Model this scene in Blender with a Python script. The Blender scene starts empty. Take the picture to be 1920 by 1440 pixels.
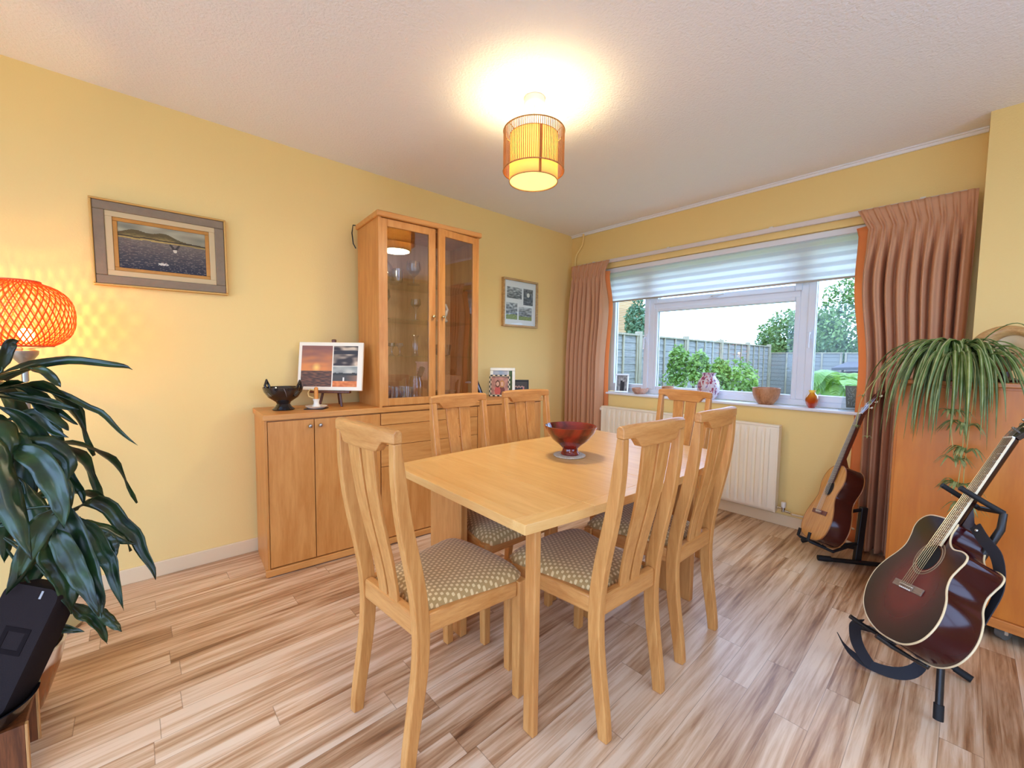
import bpy, bmesh, math, random
from math import sin, cos, pi, radians, sqrt, exp, floor as fl
from mathutils import Vector, Matrix, noise

SC = bpy.context.scene
COL = SC.collection

# ------------------------------------------------------------------ camera
def setup_camera():
    yaw, pit, rol, f = 0.830013, -0.0642257, 0.0122983, 779.914
    fw = Vector((-sin(yaw)*cos(pit), cos(yaw)*cos(pit), sin(pit)))
    r = Vector((cos(yaw), sin(yaw), 0)); u = r.cross(fw)
    r2 = r*cos(rol) + u*sin(rol); u2 = u*cos(rol) - r*sin(rol)
    M = Matrix(((r2.x, u2.x, -fw.x, 2.9361), (r2.y, u2.y, -fw.y, -3.5361), (r2.z, u2.z, -fw.z, 1.22281), (0, 0, 0, 1)))
    cd = bpy.data.cameras.new('camera'); cd.sensor_width = 36.0; cd.lens = f/1920*36.0
    cd.clip_start = 0.02; cd.clip_end = 400
    co = bpy.data.objects.new('camera', cd); COL.objects.link(co); co.matrix_world = M
    SC.camera = co
setup_camera()

# ------------------------------------------------------------------ light and exposure
SC.view_settings.view_transform = 'Standard'
SC.view_settings.look = 'None'
SC.view_settings.gamma = 1.0
SC.view_settings.use_curve_mapping = False
SC.view_settings.exposure = 0.30
SC.cycles.use_denoising = True
SC.cycles.max_bounces = 12
SC.cycles.diffuse_bounces = 6
SC.cycles.glossy_bounces = 6
SC.cycles.transmission_bounces = 10
SC.cycles.transparent_max_bounces = 24
SC.cycles.caustics_reflective = False
SC.cycles.caustics_refractive = False
SC.cycles.sample_clamp_indirect = 6.0

SKY = 5.4
world = bpy.data.worlds.new('overcast_sky'); SC.world = world; world.use_nodes = True
bg = world.node_tree.nodes['Background']
bg.inputs[0].default_value = (0.50, 0.70, 1.15, 1); bg.inputs[1].default_value = SKY

PENDANT_W, PENDANT_DOWN_W, FLOORLAMP_W, LOUNGE_FILL_W = 10.0, 8.0, 6.0, 6.0

def portal(name, loc, rot, sx, sy):
    l = bpy.data.lights.new(name, 'AREA'); l.shape = 'RECTANGLE'; l.size = sx; l.size_y = sy
    l.cycles.is_portal = True
    o = bpy.data.objects.new(name, l); COL.objects.link(o); o.location = loc; o.rotation_euler = rot
    o['kind'] = 'helper'
portal('window_portal', (1.49, 0.30, 1.5), (radians(-90), 0, 0), 2.2, 1.45)
portal('rear_fill_portal', (2.5, -5.22, 1.13), (radians(90), 0, 0), 3.8, 2.25)
portal('side_fill_portal', (4.97, -2.7, 1.5), (0, radians(90), 0), 1.3, 3.0)

# ------------------------------------------------------------------ helpers
def lin(c):
    return tuple(((x/255.0)/12.92 if x/255.0 <= 0.04045 else ((x/255.0+0.055)/1.055)**2.4) for x in c)

class MB:
    """collects shapes; build() links them as one mesh object"""
    def __init__(s): s.bm = bmesh.new()
    def _hexa(s, P):
        v = [s.bm.verts.new(p) for p in P]
        for f in ((0,3,2,1),(4,5,6,7),(0,1,5,4),(1,2,6,5),(2,3,7,6),(3,0,4,7)): s.bm.faces.new([v[i] for i in f])
        return s
    def box(s, x0, x1, y0, y1, z0, z1, M=None):
        P = [Vector(p) for p in ((x0,y0,z0),(x1,y0,z0),(x1,y1,z0),(x0,y1,z0),(x0,y0,z1),(x1,y0,z1),(x1,y1,z1),(x0,y1,z1))]
        if M: P = [M @ p for p in P]
        return s._hexa(P)
    def loft(s, rings, caps=True, closed=False):
        R = [[s.bm.verts.new(p) for p in ring] for ring in rings]
        n = len(R[0]); m = len(R)
        for i in range(m if closed else m-1):
            a, b = R[i], R[(i+1) % m]
            for j in range(n):
                k = (j+1) % n
                try: s.bm.faces.new((a[j], a[k], b[k], b[j]))
                except ValueError: pass
        if caps and not closed:
            s.bm.faces.new(list(reversed(R[0]))); s.bm.faces.new(R[-1])
        return s
    def tube(s, pts, rad, n=10, caps=True, closed=False, flat=None):
        pts = [Vector(p) for p in pts]; m = len(pts); rings = []
        up = None
        for i, p in enumerate(pts):
            if closed: t = pts[(i+1) % m] - pts[i-1]
            else: t = pts[min(i+1, m-1)] - pts[max(i-1, 0)]
            t.normalize()
            if up is None:
                up = Vector((0,0,1)) if abs(t.z) < 0.9 else Vector((1,0,0))
            a = up - t*up.dot(t)
            if a.length < 1e-6: a = t.orthogonal()
            a.normalize(); b = t.cross(a); up = a
            r = rad[i] if isinstance(rad, (list, tuple)) else rad
            fb = flat if flat else 1.0
            rings.append([p + a*(r*cos(2*pi*k/n)) + b*(r*fb*sin(2*pi*k/n)) for k in range(n)])
        return s.loft(rings, caps, closed)
    def lathe(s, prof, n=32, M=None, capb=True, capt=True):
        rings = []
        for r, z in prof:
            ring = [Vector((max(r,1e-4)*cos(2*pi*k/n), max(r,1e-4)*sin(2*pi*k/n), z)) for k in range(n)]
            rings.append([M @ p for p in ring] if M else ring)
        R = [[s.bm.verts.new(p) for p in ring] for ring in rings]
        for a, b in zip(R, R[1:]):
            for j in range(n):
                k = (j+1) % n; s.bm.faces.new((a[j], a[k], b[k], b[j]))
        if capb: s.bm.faces.new(list(reversed(R[0])))
        if capt: s.bm.faces.new(R[-1])
        return s
    def prism(s, poly, z0, z1, M=None):
        a = [Vector((p[0], p[1], z0)) for p in poly]; b = [Vector((p[0], p[1], z1)) for p in poly]
        if M: a = [M @ p for p in a]; b = [M @ p for p in b]
        return s.loft([a, b])
    def grid(s, fn, nu, nv, wrapu=False):
        V = [[s.bm.verts.new(fn(i/nu, j/nv)) for j in range(nv+1)] for i in range(nu+(0 if wrapu else 1))]
        for i in range(nu):
            for j in range(nv):
                a, b = V[i], V[(i+1) % len(V)]
                s.bm.faces.new((a[j], b[j], b[j+1], a[j+1]))
        return s
    def sweep(s, pts, wid, thk, side):
        """rectangular section: width along side, thickness across"""
        pts = [Vector(p) for p in pts]; m = len(pts); rings = []; side = Vector(side).normalized()
        for i, p in enumerate(pts):
            t = (pts[min(i+1,m-1)] - pts[max(i-1,0)]).normalized()
            nrm = t.cross(side).normalized()
            w = wid[i] if isinstance(wid,(list,tuple)) else wid; h = thk[i] if isinstance(thk,(list,tuple)) else thk
            rings.append([p - side*w/2 - nrm*h/2, p + side*w/2 - nrm*h/2, p + side*w/2 + nrm*h/2, p - side*w/2 + nrm*h/2])
        return s.loft(rings)
    def sphere(s, c, r, nu=16, nv=10, sc=(1,1,1)):
        c = Vector(c); rings = []
        for j in range(1, nv):
            ph = pi*j/nv - pi/2
            rings.append([c + Vector((r*sc[0]*cos(ph)*cos(2*pi*k/nu), r*sc[1]*cos(ph)*sin(2*pi*k/nu), r*sc[2]*sin(ph))) for k in range(nu)])
        return s.loft(rings)
    def quad(s, a, b, c, d):
        s.bm.faces.new([s.bm.verts.new(Vector(p)) for p in (a,b,c,d)]); return s
    def leaf(s, pts, wid, side, n=4, fold=0.25, wave=0.0, seed=0):
        """a folded strap leaf along pts; side = rough width direction"""
        rnd = random.Random(seed); pts = smooth_path([Vector(p) for p in pts], 18); m = len(pts); prev = None
        side = Vector(side)
        for i, p in enumerate(pts):
            u = i/(m-1); t = (pts[min(i+1,m-1)] - pts[max(i-1,0)]).normalized()
            sd = (side - t*side.dot(t)).normalized(); nr = t.cross(sd)
            w = wid*(min(1, u*5+0.12))*(max(0.03, 1-u**5))*(0.75+0.25*sin(pi*min(1,u*1.15)))
            ph = rnd.random()*6 if i == 0 else ph
            row = []
            for k in range(n+1):
                q = 2*k/n - 1
                wv = wave*wid*sin(u*22+ph+q*2)*abs(q) if wave else 0
                row.append(s.bm.verts.new(p + sd*(q*w/2) + nr*(fold*w*abs(q) + wv)))
            if prev:
                for k in range(n): s.bm.faces.new((prev[k], prev[k+1], row[k+1], row[k]))
            prev = row
        return s
    def build(s, name, mat, parent=None, smooth=None, bevel=0.0, seg=2, sharp=38, solid=0.0, kind=None):
        bm = s.bm
        bmesh.ops.recalc_face_normals(bm, faces=bm.faces[:]) if not solid else None
        me = bpy.data.meshes.new(name)
        if smooth:
            for f in bm.faces: f.smooth = True
            bm.normal_update()
            lim = radians(sharp)
            for e in bm.edges:
                if len(e.link_faces) == 2 and e.calc_face_angle(0) > lim: e.smooth = False
        bm.to_mesh(me); bm.free()
        me.materials.append(mat)
        o = bpy.data.objects.new(name, me); COL.objects.link(o)
        if parent is not None: o.parent = parent
        if solid:
            m = o.modifiers.new('solid', 'SOLIDIFY'); m.thickness = solid; m.offset = 0
        if bevel:
            m = o.modifiers.new('bevel', 'BEVEL'); m.width = bevel; m.segments = seg; m.limit_method = 'ANGLE'; m.angle_limit = radians(40)
            m.harden_normals = False
        if kind: o['kind'] = kind
        return o

def smooth_path(P, n):
    """Catmull-Rom through P, n+1 samples"""
    if len(P) < 3: return [P[0].lerp(P[-1], i/n) for i in range(n+1)]
    Q = [P[0]*2-P[1]] + list(P) + [P[-1]*2-P[-2]]; out = []; m = len(P)-1
    for i in range(n+1):
        x = i/n*m; k = min(int(x), m-1); t = x-k; a,b,c,d = Q[k],Q[k+1],Q[k+2],Q[k+3]
        out.append(0.5*((2*b)+(c-a)*t+(2*a-5*b+4*c-d)*t*t+(3*b-a-3*c+d)*t**3))
    return out

def tag(o, label=None, cat=None, group=None, kind=None):
    if label: o['label'] = label
    if cat: o['category'] = cat
    if group: o['group'] = group
    if kind: o['kind'] = kind
    return o
def thing(name, label, cat, loc=(0,0,0), rz=0.0, group=None, M=None):
    o = bpy.data.objects.new(name, None); COL.objects.link(o); o.empty_display_size = 0.1
    if M is not None: o.matrix_world = M
    else: o.location = loc; o.rotation_euler = (0,0,rz)
    return tag(o, label, cat, group)
KIDS = {}
def copy_tree(o, parent=None):
    c = o.copy(); COL.objects.link(c)
    if parent is not None: c.parent = parent
    for ch in [x for x in bpy.data.objects if x.parent == o]: copy_tree(ch, c)
    return c

# ------------------------------------------------------------------ materials
def nt(name):
    m = bpy.data.materials.new(name); m.use_nodes = True; t = m.node_tree
    return m, t, t.nodes['Principled BSDF'], t.nodes, t.links
def setp(b, col=None, rough=None, metal=None, spec=None, trans=None, ior=None, coat=None, sheen=None, emit=None, es=None, alpha=None):
    for k, v in (('Base Color', (*col, 1) if col else None), ('Roughness', rough), ('Metallic', metal), ('Specular IOR Level', spec), ('Transmission Weight', trans),
                 ('IOR', ior), ('Coat Weight', coat), ('Sheen Weight', sheen), ('Emission Color', (*emit, 1) if emit else None), ('Emission Strength', es), ('Alpha', alpha)):
        if v is not None: b.inputs[k].default_value = v
def plain(name, rgb, rough=0.5, metal=0.0, bump=0.0, bscale=60, var=0.0, vscale=8, coat=0.0, spec=None, sheen=None):
    m, t, b, N, L = nt(name); setp(b, lin(rgb), rough, metal, coat=coat, spec=spec, sheen=sheen)
    tc = N.new('ShaderNodeTexCoord')
    if var:
        nz = N.new('ShaderNodeTexNoise'); nz.inputs['Scale'].default_value = vscale; nz.inputs['Detail'].default_value = 5
        L.new(tc.outputs['Object'], nz.inputs['Vector'])
        mx = N.new('ShaderNodeMix'); mx.data_type = 'RGBA'
        c = lin(rgb); mx.inputs[6].default_value = (*[x*(1-var) for x in c], 1); mx.inputs[7].default_value = (*[min(1, x*(1+var)) for x in c], 1)
        L.new(nz.outputs['Fac'], mx.inputs[0]); L.new(mx.outputs[2], b.inputs['Base Color'])
    if bump:
        n2 = N.new('ShaderNodeTexNoise'); n2.inputs['Scale'].default_value = bscale; n2.inputs['Detail'].default_value = 4
        L.new(tc.outputs['Object'], n2.inputs['Vector'])
        bp = N.new('ShaderNodeBump'); bp.inputs['Strength'].default_value = bump; bp.inputs['Distance'].default_value = 0.01
        L.new(n2.outputs['Fac'], bp.inputs['Height']); L.new(bp.outputs['Normal'], b.inputs['Normal'])
    return m
def wood(name, c1, c2, axis='Z', rough=0.38, stretch=14.0, scale=5.0, coat=0.0, fine=0.5):
    """veneer or solid wood: noise stretched along the grain axis"""
    m, t, b, N, L = nt(name); setp(b, None, rough, coat=coat)
    tc = N.new('ShaderNodeTexCoord'); mp = N.new('ShaderNodeMapping'); L.new(tc.outputs['Object'], mp.inputs['Vector'])
    s = [stretch, stretch, stretch]; s['XYZ'.index(axis)] = 1.0
    mp.inputs['Scale'].default_value = s
    n1 = N.new('ShaderNodeTexNoise'); n1.inputs['Scale'].default_value = scale; n1.inputs['Detail'].default_value = 6; n1.inputs['Distortion'].default_value = 0.6
    L.new(mp.outputs[0], n1.inputs['Vector'])
    n2 = N.new('ShaderNodeTexNoise'); n2.inputs['Scale'].default_value = scale*6; n2.inputs['Detail'].default_value = 3
    L.new(mp.outputs[0], n2.inputs['Vector'])
    ad = N.new('ShaderNodeMath'); ad.operation = 'MULTIPLY_ADD'; ad.inputs[1].default_value = fine; L.new(n2.outputs['Fac'], ad.inputs[0]); L.new(n1.outputs['Fac'], ad.inputs[2])
    rp = N.new('ShaderNodeValToRGB'); e = rp.color_ramp.elements
    e[0].position = 0.52; e[0].color = (*lin(c2), 1); e[1].position = 0.88; e[1].color = (*lin(c1), 1)
    L.new(ad.outputs[0], rp.inputs['Fac']); L.new(rp.outputs['Color'], b.inputs['Base Color'])
    bp = N.new('ShaderNodeBump'); bp.inputs['Strength'].default_value = 0.05; bp.inputs['Distance'].default_value = 0.002
    L.new(ad.outputs[0], bp.inputs['Height']); L.new(bp.outputs['Normal'], b.inputs['Normal'])
    return m
def emissive(name, rgb, strength, base=None):
    m, t, b, N, L = nt(name); setp(b, lin(base or rgb), 0.6, emit=lin(rgb), es=strength); return m
def pane_glass(name, tint=(1,1,1), refl=1.0, rough=0.0):
    """thin clear sheet: see-through with a Fresnel reflection"""
    m, t, b, N, L = nt(name); N.remove(b); out = N['Material Output']
    tr = N.new('ShaderNodeBsdfTransparent'); tr.inputs[0].default_value = (*tint, 1)
    gl = N.new('ShaderNodeBsdfGlossy'); gl.inputs['Roughness'].default_value = rough
    fr = N.new('ShaderNodeFresnel'); fr.inputs['IOR'].default_value = 1.5
    mu = N.new('ShaderNodeMath'); mu.operation = 'MULTIPLY'; mu.inputs[1].default_value = refl; mu.use_clamp = True
    mx = N.new('ShaderNodeMixShader'); ge = N.new('ShaderNodeNewGeometry'); iv = N.new('ShaderNodeMath'); iv.operation = 'SUBTRACT'; iv.inputs[0].default_value = 1.0; L.new(ge.outputs['Backfacing'], iv.inputs[1])
    m2 = N.new('ShaderNodeMath'); m2.operation = 'MULTIPLY'; L.new(mu.outputs[0], m2.inputs[0]); L.new(iv.outputs[0], m2.inputs[1])
    L.new(fr.outputs[0], mu.inputs[0]); L.new(m2.outputs[0], mx.inputs[0]); L.new(tr.outputs[0], mx.inputs[1]); L.new(gl.outputs[0], mx.inputs[2])
    L.new(mx.outputs[0], out.inputs['Surface']); return m
def thin_glass(name, tint, rim=0.75):
    """glassware: clear face-on, bright and reflective at the rims"""
    m, t, b, N, L = nt(name); N.remove(b); out = N['Material Output']
    tr = N.new('ShaderNodeBsdfTransparent'); tr.inputs[0].default_value = (*tint, 1)
    gl = N.new('ShaderNodeBsdfGlossy'); gl.inputs['Roughness'].default_value = 0.05
    lw = N.new('ShaderNodeLayerWeight'); lw.inputs['Blend'].default_value = 0.35
    mu = N.new('ShaderNodeMath'); mu.operation = 'MULTIPLY_ADD'; mu.inputs[1].default_value = rim; mu.inputs[2].default_value = 0.06; mu.use_clamp = True
    mx = N.new('ShaderNodeMixShader'); L.new(lw.outputs['Facing'], mu.inputs[0]); L.new(mu.outputs[0], mx.inputs[0]); L.new(tr.outputs[0], mx.inputs[1]); L.new(gl.outputs[0], mx.inputs[2])
    L.new(mx.outputs[0], out.inputs['Surface']); return m
def tinted_glass(name, c1, c2):
    """coloured thin glass, c1 at the foot to c2 at the rim"""
    m, t, b, N, L = nt(name); N.remove(b); out = N['Material Output']; tc = N.new('ShaderNodeTexCoord'); sp = N.new('ShaderNodeSeparateXYZ'); L.new(tc.outputs['Generated'], sp.inputs[0])
    rp = N.new('ShaderNodeValToRGB'); e = rp.color_ramp.elements; e[0].position = 0.1; e[0].color = (*lin(c1),1); e[1].position = 0.75; e[1].color = (*lin(c2),1); L.new(sp.outputs[2], rp.inputs['Fac'])
    tr = N.new('ShaderNodeBsdfTransparent'); tl = N.new('ShaderNodeBsdfTranslucent'); gl = N.new('ShaderNodeBsdfGlossy'); gl.inputs['Roughness'].default_value = 0.06
    for s in (tr, tl): L.new(rp.outputs['Color'], s.inputs[0])
    m1 = N.new('ShaderNodeMixShader'); m1.inputs[0].default_value = 0.45; L.new(tr.outputs[0], m1.inputs[1]); L.new(tl.outputs[0], m1.inputs[2])
    lw = N.new('ShaderNodeLayerWeight'); lw.inputs['Blend'].default_value = 0.25; m2 = N.new('ShaderNodeMixShader'); L.new(lw.outputs['Facing'], m2.inputs[0]); L.new(m1.outputs[0], m2.inputs[1]); L.new(gl.outputs[0], m2.inputs[2])
    L.new(m2.outputs[0], out.inputs['Surface']); return m
def translucent(name, rgb, amount=0.5, rough=0.8, trans_rgb=None):
    m, t, b, N, L = nt(name); setp(b, lin(rgb), rough); out = N['Material Output']
    tl = N.new('ShaderNodeBsdfTranslucent'); tl.inputs[0].default_value = (*lin(trans_rgb or rgb), 1)
    mx = N.new('ShaderNodeMixShader'); mx.inputs[0].default_value = amount
    L.new(b.outputs[0], mx.inputs[1]); L.new(tl.outputs[0], mx.inputs[2]); L.new(mx.outputs[0], out.inputs['Surface']); return m
def attr_mat(name, rough=0.5, spec=0.3):
    m, t, b, N, L = nt(name); setp(b, None, rough, spec=spec)
    a = N.new('ShaderNodeVertexColor'); a.layer_name = 'Col'; L.new(a.outputs[0], b.inputs['Base Color']); return m
def picture(name, w, h, nx, ny, fn, M, mat, parent=None, t=0.0008):
    """a flat print: w x h sheet in the local XY plane, colour per face from fn(u, v) -> sRGB"""
    bm = bmesh.new(); V = [[bm.verts.new(M @ Vector(((i/nx-0.5)*w, (j/ny-0.5)*h, 0))) for j in range(ny+1)] for i in range(nx+1)]
    cols = []
    for i in range(nx):
        for j in range(ny):
            bm.faces.new((V[i][j], V[i+1][j], V[i+1][j+1], V[i][j+1])); cols.append(lin(fn((i+0.5)/nx, (j+0.5)/ny)))
    me = bpy.data.meshes.new(name); bm.to_mesh(me); bm.free()
    ca = me.color_attributes.new('Col', 'FLOAT_COLOR', 'CORNER'); k = 0
    for p, c in zip(me.polygons, cols):
        for _ in p.loop_indices: ca.data[k].color = (*c, 1); k += 1
    me.materials.append(mat); o = bpy.data.objects.new(name, me); COL.objects.link(o)
    if parent is not None: o.parent = parent
    return o
def nz(x, y, z=0.0): return noise.noise(Vector((x, y, z)))
def mixc(a, b, t):
    t = max(0, min(1, t)); return tuple(a[i]+(b[i]-a[i])*t for i in range(3))
def frame_bars(mb, w, h, bw, z0, z1, M=None):
    """four mitre-less bars round a w x h outside in the local XY plane"""
    mb.box(-w/2, w/2, h/2-bw, h/2, z0, z1, M); mb.box(-w/2, w/2, -h/2, -h/2+bw, z0, z1, M)
    mb.box(-w/2, -w/2+bw, -h/2+bw, h/2-bw, z0, z1, M); mb.box(w/2-bw, w/2, -h/2+bw, h/2-bw, z0, z1, M); return mb
def basis(o, X, Y, Z):
    X, Y, Z = Vector(X), Vector(Y), Vector(Z)
    return Matrix(((X.x,Y.x,Z.x,o[0]),(X.y,Y.y,Z.y,o[1]),(X.z,Y.z,Z.z,o[2]),(0,0,0,1)))
# ------------------------------------------------------------------ shared materials
def math_node(N, L, op, a, b=None, c=None):
    n = N.new('ShaderNodeMath'); n.operation = op
    for i, v in enumerate((a, b, c)):
        if v is None: continue
        if isinstance(v, (int, float)): n.inputs[i].default_value = v
        else: L.new(v, n.inputs[i])
    return n.outputs[0]

def floor_material():
    m, t, b, N, L = nt('laminate_floor'); setp(b, None, 0.33, spec=0.5)
    tc = N.new('ShaderNodeTexCoord'); sp = N.new('ShaderNodeSeparateXYZ'); L.new(tc.outputs['Object'], sp.inputs[0])
    W, LEN = 0.098, 0.92
    mn = lambda op, a, b=None, c=None: math_node(N, L, op, a, b, c)
    xs = mn('DIVIDE', sp.outputs[0], W); colid = mn('FLOOR', xs); fx = mn('FRACT', xs)
    wn = N.new('ShaderNodeTexWhiteNoise'); wn.noise_dimensions = '1D'; L.new(colid, wn.inputs['W'])
    ys = mn('ADD', mn('DIVIDE', sp.outputs[1], LEN), mn('MULTIPLY', wn.outputs['Value'], 7.3)); row = mn('FLOOR', ys); fy = mn('FRACT', ys)
    cb = N.new('ShaderNodeCombineXYZ'); L.new(colid, cb.inputs[0]); L.new(row, cb.inputs[1])
    wn2 = N.new('ShaderNodeTexWhiteNoise'); wn2.noise_dimensions = '3D'; L.new(cb.outputs[0], wn2.inputs['Vector'])
    # grain coordinates, shifted per board
    va = N.new('ShaderNodeVectorMath'); va.operation = 'MULTIPLY_ADD'; va.inputs[1].default_value = (15, 0.75, 1); 
    L.new(tc.outputs['Object'], va.inputs[0])
    vs = N.new('ShaderNodeVectorMath'); vs.operation = 'SCALE'; vs.inputs['Scale'].default_value = 23.0; L.new(wn2.outputs['Color'], vs.inputs[0]); L.new(vs.outputs[0], va.inputs[2])
    n1 = N.new('ShaderNodeTexNoise'); n1.inputs['Scale'].default_value = 1.7; n1.inputs['Detail'].default_value = 7; n1.inputs['Roughness'].default_value = 0.62; n1.inputs['Distortion'].default_value = 0.55
    L.new(va.outputs[0], n1.inputs['Vector'])
    n2 = N.new('ShaderNodeTexNoise'); n2.inputs['Scale'].default_value = 7.0; n2.inputs['Detail'].default_value = 4; L.new(va.outputs[0], n2.inputs['Vector'])
    g = mn('MULTIPLY_ADD', n2.outputs['Fac'], 0.26, n1.outputs['Fac'])
    g = mn('MULTIPLY_ADD', wn2.outputs['Value'], 0.20, g)
    rp = N.new('ShaderNodeValToRGB'); e = rp.color_ramp.elements
    e[0].position = 0.44; e[0].color = (*lin((98, 64, 42)), 1); e[1].position = 0.86; e[1].color = (*lin((226, 198, 166)), 1)
    for p, c in ((0.56, (154, 110, 74)), (0.66, (188, 148, 110)), (0.75, (208, 172, 136))):
        x = e.new(p); x.color = (*lin(c), 1)
    L.new(g, rp.inputs['Fac'])
    # seams
    ex = mn('LESS_THAN', mn('MINIMUM', fx, mn('SUBTRACT', 1.0, fx)), 0.010); ey = mn('LESS_THAN', mn('MINIMUM', fy, mn('SUBTRACT', 1.0, fy)), 0.0014)
    seam = mn('MULTIPLY', mn('MAXIMUM', ex, ey), 0.45)
    mx = N.new('ShaderNodeMix'); mx.data_type = 'RGBA'; mx.inputs[7].default_value = (*lin((92, 56, 32)), 1)
    L.new(seam, mx.inputs[0]); L.new(rp.outputs['Color'], mx.inputs[6]); L.new(mx.outputs[2], b.inputs['Base Color'])
    bp = N.new('ShaderNodeBump'); bp.inputs['Strength'].default_value = 0.12; bp.inputs['Distance'].default_value = 0.002
    L.new(mn('SUBTRACT', g, mn('MULTIPLY', seam, 2.0)), bp.inputs['Height']); L.new(bp.outputs['Normal'], b.inputs['Normal'])
    return m

M_WALL = plain('cream_wall_paint', (244, 214, 140), 0.75, bump=0.10, bscale=130)
M_CEIL = plain('textured_ceiling_paint', (246, 245, 246), 0.9, bump=0.45, bscale=95)
M_FLOOR = floor_material()
M_SKIRT = plain('cream_gloss_paint', (234, 212, 172), 0.45)
M_UPVC = plain('white_upvc', (226, 232, 240), 0.35)
M_SILL = plain('white_sill_paint', (232, 234, 238), 0.4)
M_RAD = plain('radiator_enamel', (246, 234, 208), 0.4)
M_CHROME = plain('chrome', (200, 198, 192), 0.18, metal=1.0)
M_STEEL = plain('brushed_steel', (178, 172, 160), 0.32, metal=1.0)
M_BRASS = plain('pale_brass', (206, 180, 130), 0.25, metal=1.0)
M_BLACK = plain('black_plastic', (22, 20, 20), 0.42)
M_BLACKM = plain('black_metal', (26, 24, 24), 0.38, spec=0.5)
M_RUBBER = plain('black_rubber', (16, 15, 15), 0.7)
M_WHITE = plain('white_plastic', (236, 230, 216), 0.45)
M_PANE = pane_glass('window_glass', (0.97, 0.99, 0.98), 0.8)
CH_A, CH_B = (226, 168, 98), (190, 124, 58)
M_CAB_Z = wood('cherry_veneer_upright', (214, 150, 80), (196, 128, 60), 'Z', 0.36, 9, 3.0, fine=0.35)
M_CAB_Y = wood('cherry_veneer_along', (218, 156, 86), (200, 134, 66), 'Y', 0.36, 9, 3.0, fine=0.35)
M_TABLE = wood('oak_table_top', (228, 182, 114), (216, 164, 94), 'Y', 0.28, 11, 3.2, fine=0.4)
M_TABLE_X = wood('oak_table_band', (226, 178, 110), (214, 162, 94), 'X', 0.30, 11, 3.2, fine=0.4)
M_TABLE_Z = wood('oak_table_leg', (204, 146, 82), (182, 120, 60), 'Z', 0.36, 11, 3.2, fine=0.4)
M_CHAIR = wood('oak_chair', (206, 148, 82), (184, 122, 60), 'Z', 0.36, 11, 5.0, fine=0.45)
M_CHAIR_X = wood('oak_chair_rail', (204, 146, 82), (182, 120, 60), 'X', 0.36, 11, 5.0, fine=0.45)
M_CHAIR_Y = wood('oak_chair_side', (208, 150, 84), (186, 124, 62), 'Y', 0.36, 11, 5.0, fine=0.45)
M_PRINT = attr_mat('photo_print', 0.45)
M_PAINT = attr_mat('oil_paint', 0.55)

H = 2.52
# ------------------------------------------------------------------ the room
def structure(name, mb, mat, **k):
    o = mb.build(name, mat, **k); o['kind'] = 'structure'; return o
structure('floor', MB().box(-0.15, 4.95, -5.15, 0.0, -0.05, 0), M_FLOOR)
structure('ceiling', MB().box(-0.15, 4.95, -5.3, 0.30, H, H+0.12), M_CEIL)
structure('wall_left', MB().box(-0.15, 0, -5.3, 0.30, 0, H), M_WALL)
WX0, WX1, WZ0, WZ1 = 0.40, 2.56, 0.868, 2.118
structure('wall_front', MB().box(0, WX0, 0, 0.28, 0, H).box(WX1, 2.945, 0, 0.28, 0, H).box(WX0, WX1, 0, 0.28, 0, WZ0).box(WX0, WX1, 0, 0.28, WZ1, H), M_WALL)
structure('wall_right', MB().box(2.945, 4.95, -0.212, 0.28, 0, H), M_WALL)
SY0, SY1, SZ0, SZ1 = -4.2, -1.2, 0.85, 2.15
structure('wall_side', MB().box(4.75, 4.95, -5.0, SY0, 0, H).box(4.75, 4.95, SY1, -0.212, 0, H).box(4.75, 4.95, SY0, SY1, 0, SZ0).box(4.75, 4.95, SY0, SY1, SZ1, H), M_WALL)
PX0, PX1, PZ1 = 0.6, 4.4, 2.25
structure('wall_rear', MB().box(0, PX0, -5.2, -5.0, 0, H).box(PX1, 4.75, -5.2, -5.0, 0, H).box(PX0, PX1, -5.2, -5.0, PZ1, H), M_WALL)
structure('baseboard_left', MB().box(0, 0.013, -5.0, -0.013, 0, 0.083), M_SKIRT, bevel=0.004)
structure('baseboard_front', MB().box(0, 2.945, -0.013, 0, 0, 0.083), M_SKIRT, bevel=0.004)
structure('baseboard_right', MB().box(2.958, 4.75, -0.225, -0.212, 0, 0.083), M_SKIRT, bevel=0.004)
structure('trim_1', MB().box(0, 2.945, -0.016, 0, H-0.026, H).box(0, 2.945, -0.03, 0, H-0.010, H), M_CEIL, bevel=0.004)

def bars(mb, x0, x1, z0, z1, w, y0, y1):
    mb.box(x0, x0+w, y0, y1, z0, z1); mb.box(x1-w, x1, y0, y1, z0, z1); mb.box(x0+w, x1-w, y0, y1, z0, z0+w); mb.box(x0+w, x1-w, y0, y1, z1-w, z1); return mb

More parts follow.
